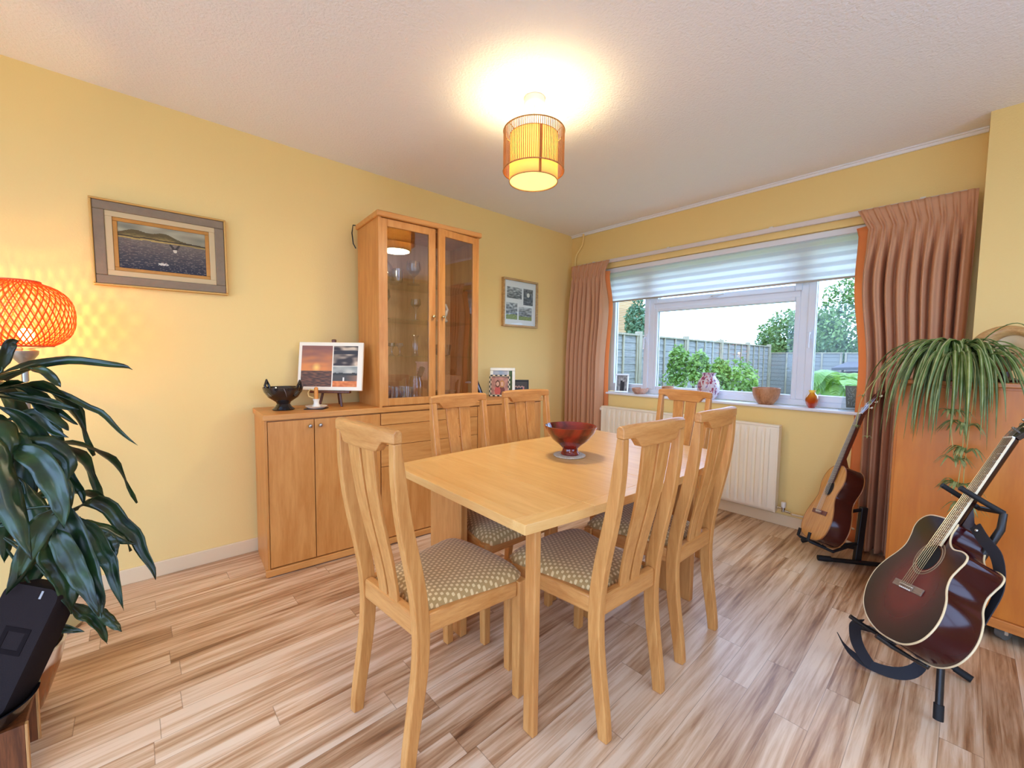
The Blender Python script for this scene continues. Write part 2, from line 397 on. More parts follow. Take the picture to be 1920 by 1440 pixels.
# window 1: left casement, fixed light under a top vent, right casement
def window_one():
    root = thing('window_1', 'wide white window of three lights over the radiator', None); root['kind'] = 'structure'
    f = bars(MB(), WX0, WX1, 0.89, WZ1, 0.045, 0.13, 0.20)
    f.box(0.855, 0.915, 0.13, 0.20, 0.935, WZ1-0.045); f.box(2.075, 2.135, 0.13, 0.20, 0.935, WZ1-0.045)
    f.box(0.915, 2.075, 0.135, 0.20, 1.695, 1.745)
    f.build('window_frame', M_UPVC, root, bevel=0.006)
    def sash(x0, x1, z0, z1, w, y0=0.118):
        s = bars(MB(), x0, x1, z0, z1, w, y0, 0.185).build('sash', M_UPVC, root, bevel=0.007)
        MB().box(x0+w, x1-w, 0.158, 0.162, z0+w, z1-w).build('pane', M_PANE, s)
        bars(MB(), x0+w-0.006, x1-w+0.006, z0+w-0.006, z1-w+0.006, 0.007, 0.150, 0.157).build('gasket', M_RUBBER, s)
        return s
    s1 = sash(0.437, 0.865, 0.925, WZ1-0.035, 0.05)
    s2 = sash(2.125, 2.525, 0.925, WZ1-0.035, 0.05)
    sash(0.912, 2.078, 0.932, 1.70, 0.034, 0.128)
    s3 = sash(0.905, 2.085, 1.738, WZ1-0.035, 0.045)
    def handle(s, M):
        h = MB(); h.box(-0.011, 0.011, -0.012, 0, -0.035, 0.035, M)
        h.tube([M @ Vector(p) for p in ((0,-0.006,0.005),(0,-0.032,0.004),(0,-0.042,-0.012),(0,-0.040,-0.06),(0.002,-0.046,-0.105))], [0.008,0.008,0.0085,0.0075,0.0065], 8)
        h.build('handle', M_UPVC, s, smooth=True)
    handle(s1, Matrix.Translation((0.838, 0.118, 1.42)))
    handle(s2, Matrix.Translation((2.150, 0.118, 1.42)))
    handle(s3, Matrix.Translation((1.45, 0.118, 1.762)) @ Matrix.Rotation(radians(-90), 4, 'Y'))
    MB().box(WX0-0.02, WX1+0.03, -0.028, 0.13, WZ0, WZ0+0.020).build('window_sill', M_SILL, root, bevel=0.006)
window_one()
# window 2: unseen patio doors, added behind the camera to let in fill daylight
def rear_fill_window():
    root = thing('fill_window_2', 'white patio doors added in the unseen rear wall for fill daylight', None); root['kind'] = 'structure'
    f = bars(MB(), PX0, PX1, 0.0, PZ1, 0.06, -5.14, -5.07); f.box(2.47, 2.53, -5.14, -5.07, 0.06, PZ1-0.06)
    f.build('window_frame', M_UPVC, root, bevel=0.006)
    MB().box(PX0+0.06, 2.47, -5.108, -5.104, 0.06, PZ1-0.06).build('pane', M_PANE, root)
    MB().box(2.53, PX1-0.06, -5.108, -5.104, 0.06, PZ1-0.06).build('pane', M_PANE, root)
rear_fill_window()
def side_fill_window():  # unseen side glazing, added so more sky light reaches the room
    root = thing('fill_window_3', 'white three-light window added in the unseen right-hand wall for fill daylight', None); root['kind'] = 'structure'
    f = MB()
    for a, b_ in ((SY0, SY0+0.06), (SY1-0.06, SY1), (SY0+0.97, SY0+1.03), (SY0+1.97, SY0+2.03)): f.box(4.83, 4.89, a, b_, SZ0, SZ1)
    f.box(4.83, 4.89, SY0, SY1, SZ0, SZ0+0.06).box(4.83, 4.89, SY0, SY1, SZ1-0.06, SZ1); f.build('window_frame', M_UPVC, root)
    for a in (SY0+0.06, SY0+1.03, SY0+2.03): MB().box(4.858, 4.862, a, a+0.91, SZ0+0.06, SZ1-0.06).build('pane', M_PANE, root)
    MB().box(4.70, 4.83, SY0, SY1, SZ0-0.02, SZ0).build('window_sill', M_SILL, root, bevel=0.005)
side_fill_window()

# roller blind with alternating bands
def blind_material():
    m, t, b, N, L = nt('banded_blind'); setp(b, None, 0.8); out = N['Material Output']
    tc = N.new('ShaderNodeTexCoord'); sp = N.new('ShaderNodeSeparateXYZ'); L.new(tc.outputs['Object'], sp.inputs[0])
    fr = math_node(N, L, 'FRACT', math_node(N, L, 'DIVIDE', sp.outputs[2], 0.062))
    st = math_node(N, L, 'GREATER_THAN', fr, 0.52)
    mx = N.new('ShaderNodeMix'); mx.data_type = 'RGBA'; mx.inputs[6].default_value = (*lin((246, 246, 242)), 1); mx.inputs[7].default_value = (*lin((232, 234, 234)), 1)
    L.new(st, mx.inputs[0]); L.new(mx.outputs[2], b.inputs['Base Color'])
    tl = N.new('ShaderNodeBsdfTranslucent'); L.new(mx.outputs[2], tl.inputs[0])
    ms = N.new('ShaderNodeMixShader'); L.new(math_node(N, L, 'MULTIPLY_ADD', st, -0.14, 0.74), ms.inputs[0]); L.new(b.outputs[0], ms.inputs[1]); L.new(tl.outputs[0], ms.inputs[2]); L.new(ms.outputs[0], out.inputs['Surface'])
    return m
def blind():
    r = thing('roller_blind', 'white banded roller blind half lowered over the window', 'blind', (1.48, 0.05, 1.78))
    MB().box(-1.065, 1.065, -0.03, 0.035, 0.292, 0.336).build('cassette', M_SILL, r, bevel=0.006)
    MB().grid(lambda u, v: Vector((-1.05+2.10*u, -0.012+0.0015*sin(v*pi*10), 0.008+0.29*v)), 4, 60).build('blind_fabric', blind_material(), r, solid=0.001)
    MB().box(-1.055, 1.055, -0.018, -0.004, 0, 0.014).build('bottom_bar', plain('blind_bar', (170, 164, 150), 0.4), r, bevel=0.003)
blind()
r = thing('curtain_rail', 'slim white curtain rail running above the window between the curtains', 'curtain rail', (1.5, -0.02, 2.185))
MB().box(-1.40, 1.38, -0.012, 0.012, -0.022, 0.012).build('rail', plain('pale_rail', (226, 216, 208), 0.4), r, bevel=0.003)
for x in (-1.2, -0.4, 0.4, 1.2): MB().box(x-0.012, x+0.012, 0.0, 0.0205, 0.005, 0.022).build('bracket', M_WHITE, r)

# curtains
M_CURT = translucent('dusty_pink_curtain', (214, 160, 120), 0.10, 0.9, (230, 120, 60))
M_LINING = translucent('orange_curtain_lining', (246, 168, 104), 0.5, 0.9, (255, 184, 120))
def curtain(name, label, x0t, x1t, x0b, x1b, zb, n, lead, seed):
    """pinch-pleated curtain; lead = side (-1 left, +1 right) of the leading edge"""
    rnd = random.Random(seed); zt = 2.172; HD = 0.118
    ph = [rnd.uniform(-1.1, 1.1) for _ in range(n+2)]; am = [rnd.uniform(0.55, 1.35) for _ in range(n+2)]; sh = [rnd.uniform(-0.16, 0.16) for _ in range(n+2)]
    r = thing(name, label, 'curtain', ((x0t+x1t)/2, -0.105, zb)); ox, oz = (x0t+x1t)/2, zb
    def fold(u, d):
        k = u*n; i = int(min(k, n-0.001)); f = k-i; w = am[i]*(1-f)+am[i+1]*f; p = ph[i]*(1-f)+ph[i+1]*f
        s = 2*pi*k
        pin = 0.010*(abs(((k*3) % 1.0)-0.5)*2-0.5) if 0.2 < (k % 1.0) < 0.8 else 0.0     # three pinched ridges per pleat
        if d < HD:
            q = d/HD
            return -0.012*(1-0.6*q)*max(0, -cos(s))-pin*(0.5+0.9*q)
        g = min(1, (d-HD)/0.30); g = g*g*(3-2*g)
        base = (0.008+0.034*g*w)*(-sin(s+p*g)*0.35 + cos(s+p*g)*0.9 + 0.30*cos(2*s+1.3*p))
        nip = exp(-((d-HD)/0.022)**2)
        return base*(1-0.7*nip) - pin*(1-g) + 0.012*nip
    def fn(u, v):
        d = (zt-zb)*(1-v)
        tt = min(1, max(0, d-HD)/0.95); tt = tt*tt*(3-2*tt)
        a = x0t+(x0b-x0t)*tt; c = x1t+(x1b-x1t)*tt
        nar = 0.055*min(1, d/HD)*exp(-(max(0, d-HD)/0.28)**2)
        if lead < 0: a += nar
        else: c -= nar
        k = u*n; i = int(min(k, n-0.001)); f = k-i; q = min(1, max(0, d-HD)/0.5)
        uu = u + q*(sh[i]*(1-f)+sh[i+1]*f)/n*min(1, 4*u*(1-u))
        return Vector((a+(c-a)*uu-ox, fold(u, d), zb+(zt-zb)*v-oz))
    mb = MB(); rows = [1-(1-j/70)**1.0 for j in range(71)]
    mb.grid(fn, n*18, 90).build('drape', M_CURT, r, smooth=True, sharp=80, solid=0.003)
    e = 0.0 if lead < 0 else 1.0; sgn = 1 if lead < 0 else -1
    def ln(u, v):
        v = v*0.955; p = fn(e, v); w = 0.062 if lead < 0 else 0.034
        return Vector((p.x - sgn*(w*u-0.012) - sgn*0.006*sin(v*7), p.y+0.016+0.030*u, p.z))
    MB().grid(ln, 5, 40).build('lining', M_LINING, r, smooth=True, solid=0.002)
    return r
curtain('curtain', 'dusty pink pleated curtain left of the window, behind the radiator pipe', 0.085, 0.555, 0.045, 0.490, 0.02, 8, 1, 3)
curtain('curtain', 'wide dusty pink pleated curtain right of the window, by the guitars', 2.412, 2.925, 2.500, 2.915, 0.02, 9, -1, 8)

# radiator
def radiator():
    r = thing('radiator', 'cream ribbed panel radiator below the window', 'radiator', (1.275, -0.02, 0.115)); w, h = 0.765, 0.635
    def prof(x):
        k = ((x+w-0.05) / 0.0555) % 1.0
        return 0.0 if abs(x) > w-0.05 else 0.013*max(0, min(1, (0.5-abs(k-0.5))*7-0.9))
    def fn(u, v):
        x = -w+2*w*u; z = h*v; e = min(1, max(0, (0.5-abs(v-0.5))*h-0.045)/0.012)
        return Vector((x, -0.085-prof(x)*e, z))
    MB().grid(fn, 440, 24).build('front_panel', M_RAD, r, smooth=True, solid=0.003)
    MB().box(-w, w, -0.084, -0.03, 0.01, h-0.02).build('body', M_RAD, r)
    MB().box(-w-0.006, w+0.006, -0.092, -0.022, h-0.012, h+0.004).build('top_grille', M_RAD, r, bevel=0.004)
    for s in (-1, 1): MB().box(s*w-0.006, s*w+0.006, -0.090, -0.022, 0.0, h-0.012).build('side_panel', M_RAD, r, bevel=0.003)
    for s in (-1, 1): MB().box(s*w-s*0.035-0.015, s*w-s*0.035+0.015, -0.03, 0.0195, 0.1, 0.14).build('wall_bracket', M_RAD, r)
    v = MB().tube([(w+0.0, -0.055, 0.035), (w+0.045, -0.055, 0.035)], 0.008, 10).lathe([(0.012,0.012),(0.012,0.045)], 14, Matrix.Translation((w+0.05,-0.055,0))).tube([(w+0.05,-0.055,0.02),(w+0.095,-0.055,0.015)], 0.009, 10).build('valve', M_CHROME, r, smooth=True)
    MB().lathe([(0.015,0.045),(0.016,0.08),(0.013,0.084)], 16, Matrix.Translation((w+0.05,-0.055,0))).build('valve_cap', M_WHITE, v, smooth=True)
    MB().lathe([(0.017,0),(0.02,0.02),(0.02,0.05),(0.014,0.06)], 16, Matrix.Translation((-w-0.055,-0.06,h-0.03)) @ Matrix.Rotation(radians(90),4,'Y')).build('thermostat_head', M_WHITE, r, smooth=True)
    MB().tube([(-w, -0.055, h-0.03), (-w-0.06, -0.06, h-0.03)], 0.008, 8).build('valve_tail', M_CHROME, r, smooth=True)
radiator()
p = thing('heating_pipe', 'thin cream pipe along the skirting right of the radiator', 'pipe', (2.5, -0.026, 0.115))
MB().tube([(-0.36,-0.045,0.006),(-0.33,-0.03,0.002),(0,0,-0.003),(0.40,0,-0.005)], 0.008, 10).build('pipe', M_SKIRT, p, smooth=True)
MB().box(0.1, 0.115, -0.01, 0.026, -0.012, 0.006).build('clip', M_WHITE, p)
MB().tube([(0.165,-0.017,H-0.008),(0.160,-0.017,2.45),(0.150,-0.017,2.40),(0.075,-0.017,2.315),(0.062,-0.017,2.27),(0.062,-0.017,0.75)], 0.011, 10)\
    .build('corner_pipe', M_WALL, None, smooth=True)
tag(bpy.data.objects['corner_pipe'], 'painted pipe bending down the corner above the left curtain', 'pipe')
# ------------------------------------------------------------------ sideboard (local x out of the wall, y along it)
SB_O, SB_A = (0.4268, -3.033, 0.0), radians(-4.08)
SBM = Matrix.Translation(SB_O) @ Matrix.Rotation(SB_A, 4, 'Z')
def sbp(x, y, z): return SBM @ Vector((x, y, z))
def knob(parent, M, mat):
    k = MB().lathe([(0.0055,0),(0.0050,0.010),(0.0095,0.014),(0.0115,0.020),(0.0095,0.026),(0.004,0.028)], 16, M)
    return k.build('knob', mat, parent, smooth=True)
RY90 = Matrix.Rotation(radians(90), 4, 'Y')
def sideboard():
    r = thing('sideboard', 'long cherry wood sideboard with doors and drawers along the left wall', 'sideboard', SB_O, SB_A)
    L, D = 2.0, 0.395
    c = MB(); c.box(-D, -0.004, 0.008, 0.020, 0.0, 0.866); c.box(-D, -0.004, L-0.014, L-0.002, 0, 0.866)
    c.box(-D, -0.024, 0.637, 0.645, 0.04, 0.866); c.box(-D, -0.024, 1.366, 1.374, 0.04, 0.866)
    c.box(-D, -D+0.01, 0.02, L-0.014, 0.03, 0.866); c.box(-D+0.01, -0.024, 0.02, L-0.014, 0.03, 0.048); c.box(-D+0.01, -0.024, 0.02, L-0.014, 0.846, 0.866)
    c.build('carcass', M_CAB_Z, r, bevel=0.0012)
    MB().box(-D-0.004, 0.004, 0.0, L+0.006, 0.866, 0.898).build('worktop', M_CAB_Y, r, bevel=0.003)
    MB().box(-0.02, 0.006, -0.002, L, 0.006, 0.044).build('plinth', M_CAB_Y, r, bevel=0.004)
    def front(kind, y0, y1, z0, z1, ky, kz):
        d = MB().box(-0.022, -0.003, y0, y1, z0, z1).build(kind, M_CAB_Z if kind == 'door' else M_CAB_Y, r, bevel=0.0015)
        if ky is not None: knob(d, Matrix.Translation((-0.003, ky, kz)) @ RY90, M_STEEL)
    front('door', 0.0225, 0.2525, 0.050, 0.858, 0.230, 0.822); front('door', 0.2565, 0.6375, 0.050, 0.858, 0.284, 0.822)
    front('drawer', 0.6435, 1.3675, 0.785, 0.858, 1.008, 0.821); front('drawer', 0.6435, 1.3675, 0.652, 0.782, 1.008, 0.715); front('drawer', 0.6435, 1.3675, 0.519, 0.649, 1.008, 0.590)
    front('door', 0.6435, 1.004, 0.050, 0.516, 0.975, 0.48); front('door', 1.007, 1.3675, 0.050, 0.516, 1.036, 0.48)
    front('door', 1.3735, 1.7515, 0.050, 0.858, 1.726, 0.835); front('door', 1.7545, 1.984, 0.050, 0.858, 1.78, 0.835)
sideboard()

M_CABGLASS = pane_glass('cabinet_door_glass', (0.97, 0.96, 0.95), 5.0)
M_SHELFGL = pane_glass('glass_shelf', (0.95, 0.98, 0.96), 0.8)
M_CABIN = wood('cabinet_interior', (232, 186, 126), (212, 160, 100), 'Z', 0.45, 9, 3.0, fine=0.35)
def cabinet():
    o = sbp(0, 0, 0.898)
    r = thing('display_cabinet', 'tall glazed cherry display cabinet standing on the sideboard', 'cabinet', o, SB_A)
    D, y0, y1, h = 0.385, 0.635, 1.3705, 1.172
    c = MB(); c.box(-D, -0.003, y0, y0+0.018, 0, h).box(-D, -0.003, y1-0.018, y1, 0, h); c.box(-D, -0.022, y0+0.018, y1-0.018, 0, 0.02).box(-D, -0.022, y0+0.018, y1-0.018, h-0.02, h)
    c.build('carcass', M_CAB_Z, r, bevel=0.001)
    MB().box(-D, -D+0.008, y0+0.018, y1-0.018, 0.02, h-0.02).build('back_panel', M_CABIN, r)
    MB().box(-D-0.005, 0.016, y0-0.014, y1+0.016, h, h+0.036).build('cornice', M_CAB_Y, r, bevel=0.009, seg=3)
    def door(a, b, ga, gb, ky, hinge, ajar):
        M = Matrix.Translation((-0.003, hinge, 0)) @ Matrix.Rotation(radians(ajar), 4, 'Z') @ Matrix.Translation((0.003, -hinge, 0))
        z0, z1, g0, g1 = 0.008, h-0.004, 0.055, 1.122
        d = MB(); d.box(-0.022, -0.003, a, ga, z0, z1, M).box(-0.022, -0.003, gb, b, z0, z1, M).box(-0.022, -0.003, ga, gb, z0, g0, M).box(-0.022, -0.003, ga, gb, g1, z1, M)
        d = d.build('door', M_CAB_Z, r, bevel=0.0025)
        MB().box(-0.014, -0.011, ga, gb, g0, g1, M).build('pane', M_CABGLASS, d)
        knob(d, M @ Matrix.Translation((-0.003, ky, 0.589)) @ RY90, M_BRASS)
    door(0.6405, 1.0225, 0.692, 0.972, 1.000, 0.6405, -0.8)
    door(1.0255, 1.3655, 1.076, 1.318, 1.050, 1.3655, 7.0)
    for z in (0.318, 0.560, 0.800): MB().box(-D+0.009, -0.03, y0+0.019, y1-0.019, z, z+0.006).build('shelf', M_SHELFGL, r)
cabinet()
# thin black cable hanging behind the cabinet's top corner
cb = MB().tube([sbp(-0.385, 0.70, 2.108), sbp(-0.405, 0.612, 2.105), sbp(-0.400, 0.603, 2.05), sbp(-0.397, 0.61, 1.98), sbp(-0.394, 0.626, 1.95)], 0.004, 8).build('power_cable', M_BLACK, None, smooth=True)
tag(cb, 'thin black cable hanging down behind the cabinet top corner', 'cable')

# glassware behind the cabinet doors
M_GLW = thin_glass('clear_glassware', (0.96, 0.97, 0.96), 0.8)
def tumbler(r, h, t=0.002): return MB().lathe([(r*0.82,0),(r*0.86,0.006),(r,h),(r-t,h),(r*0.80,0.010)], 20, None, True, True)
def goblet(r, h, bowl=0.5):
    zb = h*(1-bowl)
    return MB().lathe([(r*0.85,0),(r*0.80,0.004),(0.008,0.010),(0.0045,zb*0.5),(0.006,zb),(r*0.6,zb+0.02),(r,zb+h*bowl*0.5),(r*0.86,h),(r*0.83,h),(r*0.95,zb+h*bowl*0.5),(r*0.5,zb+0.024)], 22, None, True, True)
def decanter(): return MB().lathe([(0.05,0),(0.055,0.01),(0.052,0.10),(0.02,0.14),(0.017,0.18),(0.026,0.19),(0.02,0.20),(0.014,0.20)], 24)
def glassware():
    z0 = 0.898+0.0202; SH = [0.898+0.3242, 0.898+0.5662, 0.898+0.8062]
    def put(name, mb, x, y, z, label, cat, group=None, mat=None):
        o = mb.build(name, mat or M_GLW, None, smooth=True); p = sbp(x, y, z); o.location = p; tag(o, label, cat, group); return o
    gi = 'cut glass tumblers on the cabinet floor'
    first = put('tumbler', tumbler(0.034, 0.095), -0.10, 0.715, z0, 'cut glass tumbler in the row on the cabinet floor', 'glass', gi)
    for k, (x, y) in enumerate(((-0.10,0.79),(-0.10,0.865),(-0.19,0.725),(-0.19,0.80),(-0.19,0.875))):
        c = copy_tree(first); c.location = sbp(x, y, z0)
    put('jug', MB().lathe([(0.045,0),(0.05,0.02),(0.05,0.12),(0.04,0.155),(0.042,0.165)], 22, None, True, False), -0.16, 0.95, z0, 'squat clear glass jug on the cabinet floor, right of the tumblers', 'jug')
    put('bowl', MB().lathe([(0.03,0),(0.06,0.02),(0.085,0.055),(0.082,0.057),(0.05,0.022)], 24), -0.12, 1.16, z0, 'clear glass bowl low behind the right cabinet door', 'bowl')
    gs = 'small stemmed glasses on the lowest glass shelf'
    f = put('sherry_glass', goblet(0.024, 0.085), -0.10, 0.70, SH[0], 'small stemmed sherry glass on the lowest glass shelf', 'glass', gs)
    for x, y in ((-0.10,0.755),(-0.10,0.81),(-0.17,0.73),(-0.17,0.785)):
        c = copy_tree(f); c.location = sbp(x, y, SH[0])
    put('vase', MB().lathe([(0.025,0),(0.018,0.02),(0.02,0.12),(0.028,0.145)], 20, None, True, False), -0.12, 0.93, SH[0], 'slim cut glass bud vase on the lowest glass shelf', 'vase')
    put('bowl', MB().lathe([(0.02,0),(0.05,0.012),(0.062,0.085),(0.059,0.085),(0.046,0.016)], 24), -0.13, 1.15, SH[0], 'patterned glass bowl on the lowest shelf behind the right door', 'bowl')
    put('goblet', goblet(0.043, 0.19, 0.52), -0.13, 0.715, SH[1], 'large wine goblet on the middle glass shelf, left end', 'glass')
    put('goblet', goblet(0.036, 0.15, 0.5), -0.14, 0.945, SH[1], 'short wine goblet on the middle glass shelf beside the door edge', 'glass')
    fb = MB(); fb.loft([[Vector((0.030*w*cos(a), 0.045*w*sin(a), z)) for a in [2*pi*k/14 for k in range(14)]] for w, z in ((0.8,0),(1,0.008),(0.6,0.03),(0.7,0.05),(0.35,0.075),(0.15,0.09))])
    fb.tube([(0,0.02,0.05),(0,0.04,0.09),(0,0.025,0.125),(0,0.0,0.13)], [0.016,0.011,0.009,0.004], 10)
    put('bird_figurine', fb, -0.10, 1.13, SH[1], 'white porcelain bird figurine on the middle glass shelf', 'figurine', mat=plain('white_porcelain', (232, 224, 206), 0.25))
    put('decanter', decanter(), -0.15, 0.73, SH[2], 'cut glass decanter on the top glass shelf', 'decanter')
    g = 'whisky tumblers on the top glass shelf'
    t = put('tumbler', tumbler(0.036, 0.085), -0.10, 0.80, SH[2], 'heavy tumbler beside the decanter on the top glass shelf', 'glass', g)
    c = copy_tree(t); c.location = sbp(-0.2, 0.815, SH[2])
    put('brandy_glass', goblet(0.05, 0.155, 0.66), -0.13, 0.925, SH[2], 'round brandy glass on the top glass shelf', 'glass')
    put('carafe', MB().lathe([(0.05,0),(0.055,0.01),(0.03,0.09),(0.012,0.14),(0.012,0.20),(0.03,0.235)], 22, None, True, False), -0.15, 1.12, SH[2], 'tall clear glass carafe behind the right cabinet door', 'carafe')
glassware()

# ------------------------------------------------------------------ dining table (local x right, y to the window)
TB_A = radians(-1.28)
TBM0 = Matrix.Translation((2.109, -2.723, 0)) @ Matrix.Rotation(TB_A, 4, 'Z') @ Matrix.Translation((-0.427, 0.725, 0))
def dining_table():
    r = thing('dining_table', 'pale oak extending dining table set for six in the middle of the room', 'table', M=TBM0)
    zt, th, W, L = 0.744, 0.031, 0.427, 0.725
    def half(y): return W + 0.046*(1-(y/L)**2)
    def slab(name, ya, yb, mat, inset0, z0, z1, n=14, e0=0, e1=0):
        ys = [ya+(yb-ya)*i/n for i in range(n+1)]
        poly = [(half(y)-inset0, min(max(y, -L+e0), L-e1)) for y in ys] + [(-half(y)+inset0, min(max(y, -L+e0), L-e1)) for y in reversed(ys)]
        return MB().prism(poly, z0, z1).build(name, mat, r, bevel=0.0012)
    seams = (-L, -L+0.283, -L+0.70, L-0.283, L); bw = 0.055
    for a, b in zip(seams, seams[1:]):
        slab('top_panel', a+(bw if a == -L else 0.0006), b-(bw if b == L else 0.0006), M_TABLE_X, bw, zt-th, zt)
    for s in (-1, 1):
        for a, b in zip(seams, seams[1:]):
            n = 8; ys = [a+0.0005+(b-a-0.001)*i/n for i in range(n+1)]
            pi_ = [(s*(half(y)-bw-0.0004), y) for y in ys]; po = [(s*half(y), y) for y in reversed(ys)]
            MB().prism(pi_+po, zt-th, zt).build('edge_band', M_TABLE, r, bevel=0.0015)
    for s in (-1, 1):
        y0, y1 = (-L, -L+bw-0.0004) if s < 0 else (L-bw+0.0004, L)
        MB().prism([(-half(y0)+bw, y0), (half(y0)-bw, y0), (half(y1)-bw, y1), (-half(y1)+bw, y1)], zt-th, zt).build('edge_band', M_TABLE_X, r, bevel=0.0015)
    # panel legs, rails, gate legs
    MB().box(-0.43, -0.175, -0.535, -0.500, 0, zt-th-0.001).build('panel_leg', M_TABLE_Z, r, bevel=0.004)
    MB().box(0.09, 0.345, 0.500, 0.535, 0, zt-th-0.001).build('panel_leg', M_TABLE_Z, r, bevel=0.004)
    MB().box(0.33, 0.378, -0.632, -0.606, 0, zt-th-0.001).build('gate_leg', M_TABLE_Z, r, bevel=0.005)
    MB().box(-0.378, -0.33, 0.606, 0.632, 0, zt-th-0.001).build('gate_leg', M_TABLE_Z, r, bevel=0.005)
    MB().box(-0.36, 0.34, -0.604, -0.580, zt-th-0.072, zt-th-0.001).build('apron', M_TABLE_X, r, bevel=0.002)
    MB().box(-0.34, 0.36, 0.582, 0.604, zt-th-0.072, zt-th-0.001).build('apron', M_TABLE_X, r, bevel=0.002)
    for x in (-0.26, 0.20): MB().box(x-0.012, x+0.012, -0.523, 0.543, zt-th-0.065, zt-th-0.001).build('rail', M_TABLE, r, bevel=0.002)
dining_table()

# ------------------------------------------------------------------ chairs (local x right, y forward, origin between the back feet)
def seat_fabric():
    m, t, b, N, L = nt('dotted_seat_fabric'); setp(b, None, 0.85, sheen=0.2)
    mn = lambda op, a, c=None, d=None: math_node(N, L, op, a, c, d)
    tc = N.new('ShaderNodeTexCoord'); sp = N.new('ShaderNodeSeparateXYZ'); L.new(tc.outputs['Object'], sp.inputs[0])
    ys = mn('DIVIDE', sp.outputs[1], 0.0155); rw = mn('FLOOR', ys); fy = mn('FRACT', ys)
    xs = mn('ADD', mn('DIVIDE', sp.outputs[0], 0.0190), mn('MULTIPLY', mn('MODULO', rw, 2.0), 0.5)); fx = mn('FRACT', xs)
    dx = mn('ABSOLUTE', mn('SUBTRACT', fx, 0.5)); dy = mn('ABSOLUTE', mn('SUBTRACT', fy, 0.5))
    d = mn('ADD', mn('POWER', mn('DIVIDE', dx, 0.25), 3.0), mn('POWER', mn('DIVIDE', dy, 0.33), 3.0))
    dot = mn('LESS_THAN', d, 1.0)
    nz_ = N.new('ShaderNodeTexNoise'); nz_.inputs['Scale'].default_value = 900; L.new(tc.outputs['Object'], nz_.inputs['Vector'])
    mx = N.new('ShaderNodeMix'); mx.data_type = 'RGBA'; mx.inputs[6].default_value = (*lin((168, 134, 80)), 1); mx.inputs[7].default_value = (*lin((222, 192, 136)), 1)
    L.new(mn('MULTIPLY', dot, 0.92), mx.inputs[0]); L.new(mx.outputs[2], b.inputs['Base Color'])
    bp = N.new('ShaderNodeBump'); bp.inputs['Strength'].default_value = 0.3; bp.inputs['Distance'].default_value = 0.001
    L.new(mn('ADD', nz_.outputs['Fac'], dot), bp.inputs['Height']); L.new(bp.outputs['Normal'], b.inputs['Normal'])
    return m
M_SEAT = seat_fabric()
def post_y(z):
    K = [(0,0.002),(0.12,0.020),(0.25,0.042),(0.35,0.052),(0.44,0.050),(0.53,0.040),(0.64,0.017),(0.72,-0.002),(0.82,-0.019),(0.93,-0.030),(1.03,-0.037)]
    for (a,ya),(b_,yb) in zip(K, K[1:]):
        if z <= b_:
            t = (z-a)/(b_-a); return ya+(yb-ya)*t
    return K[-1][1]
def smooth_post(z): return sum(post_y(max(0,min(1.03,z+d))) for d in (-0.06,-0.03,0,0.03,0.06))/5
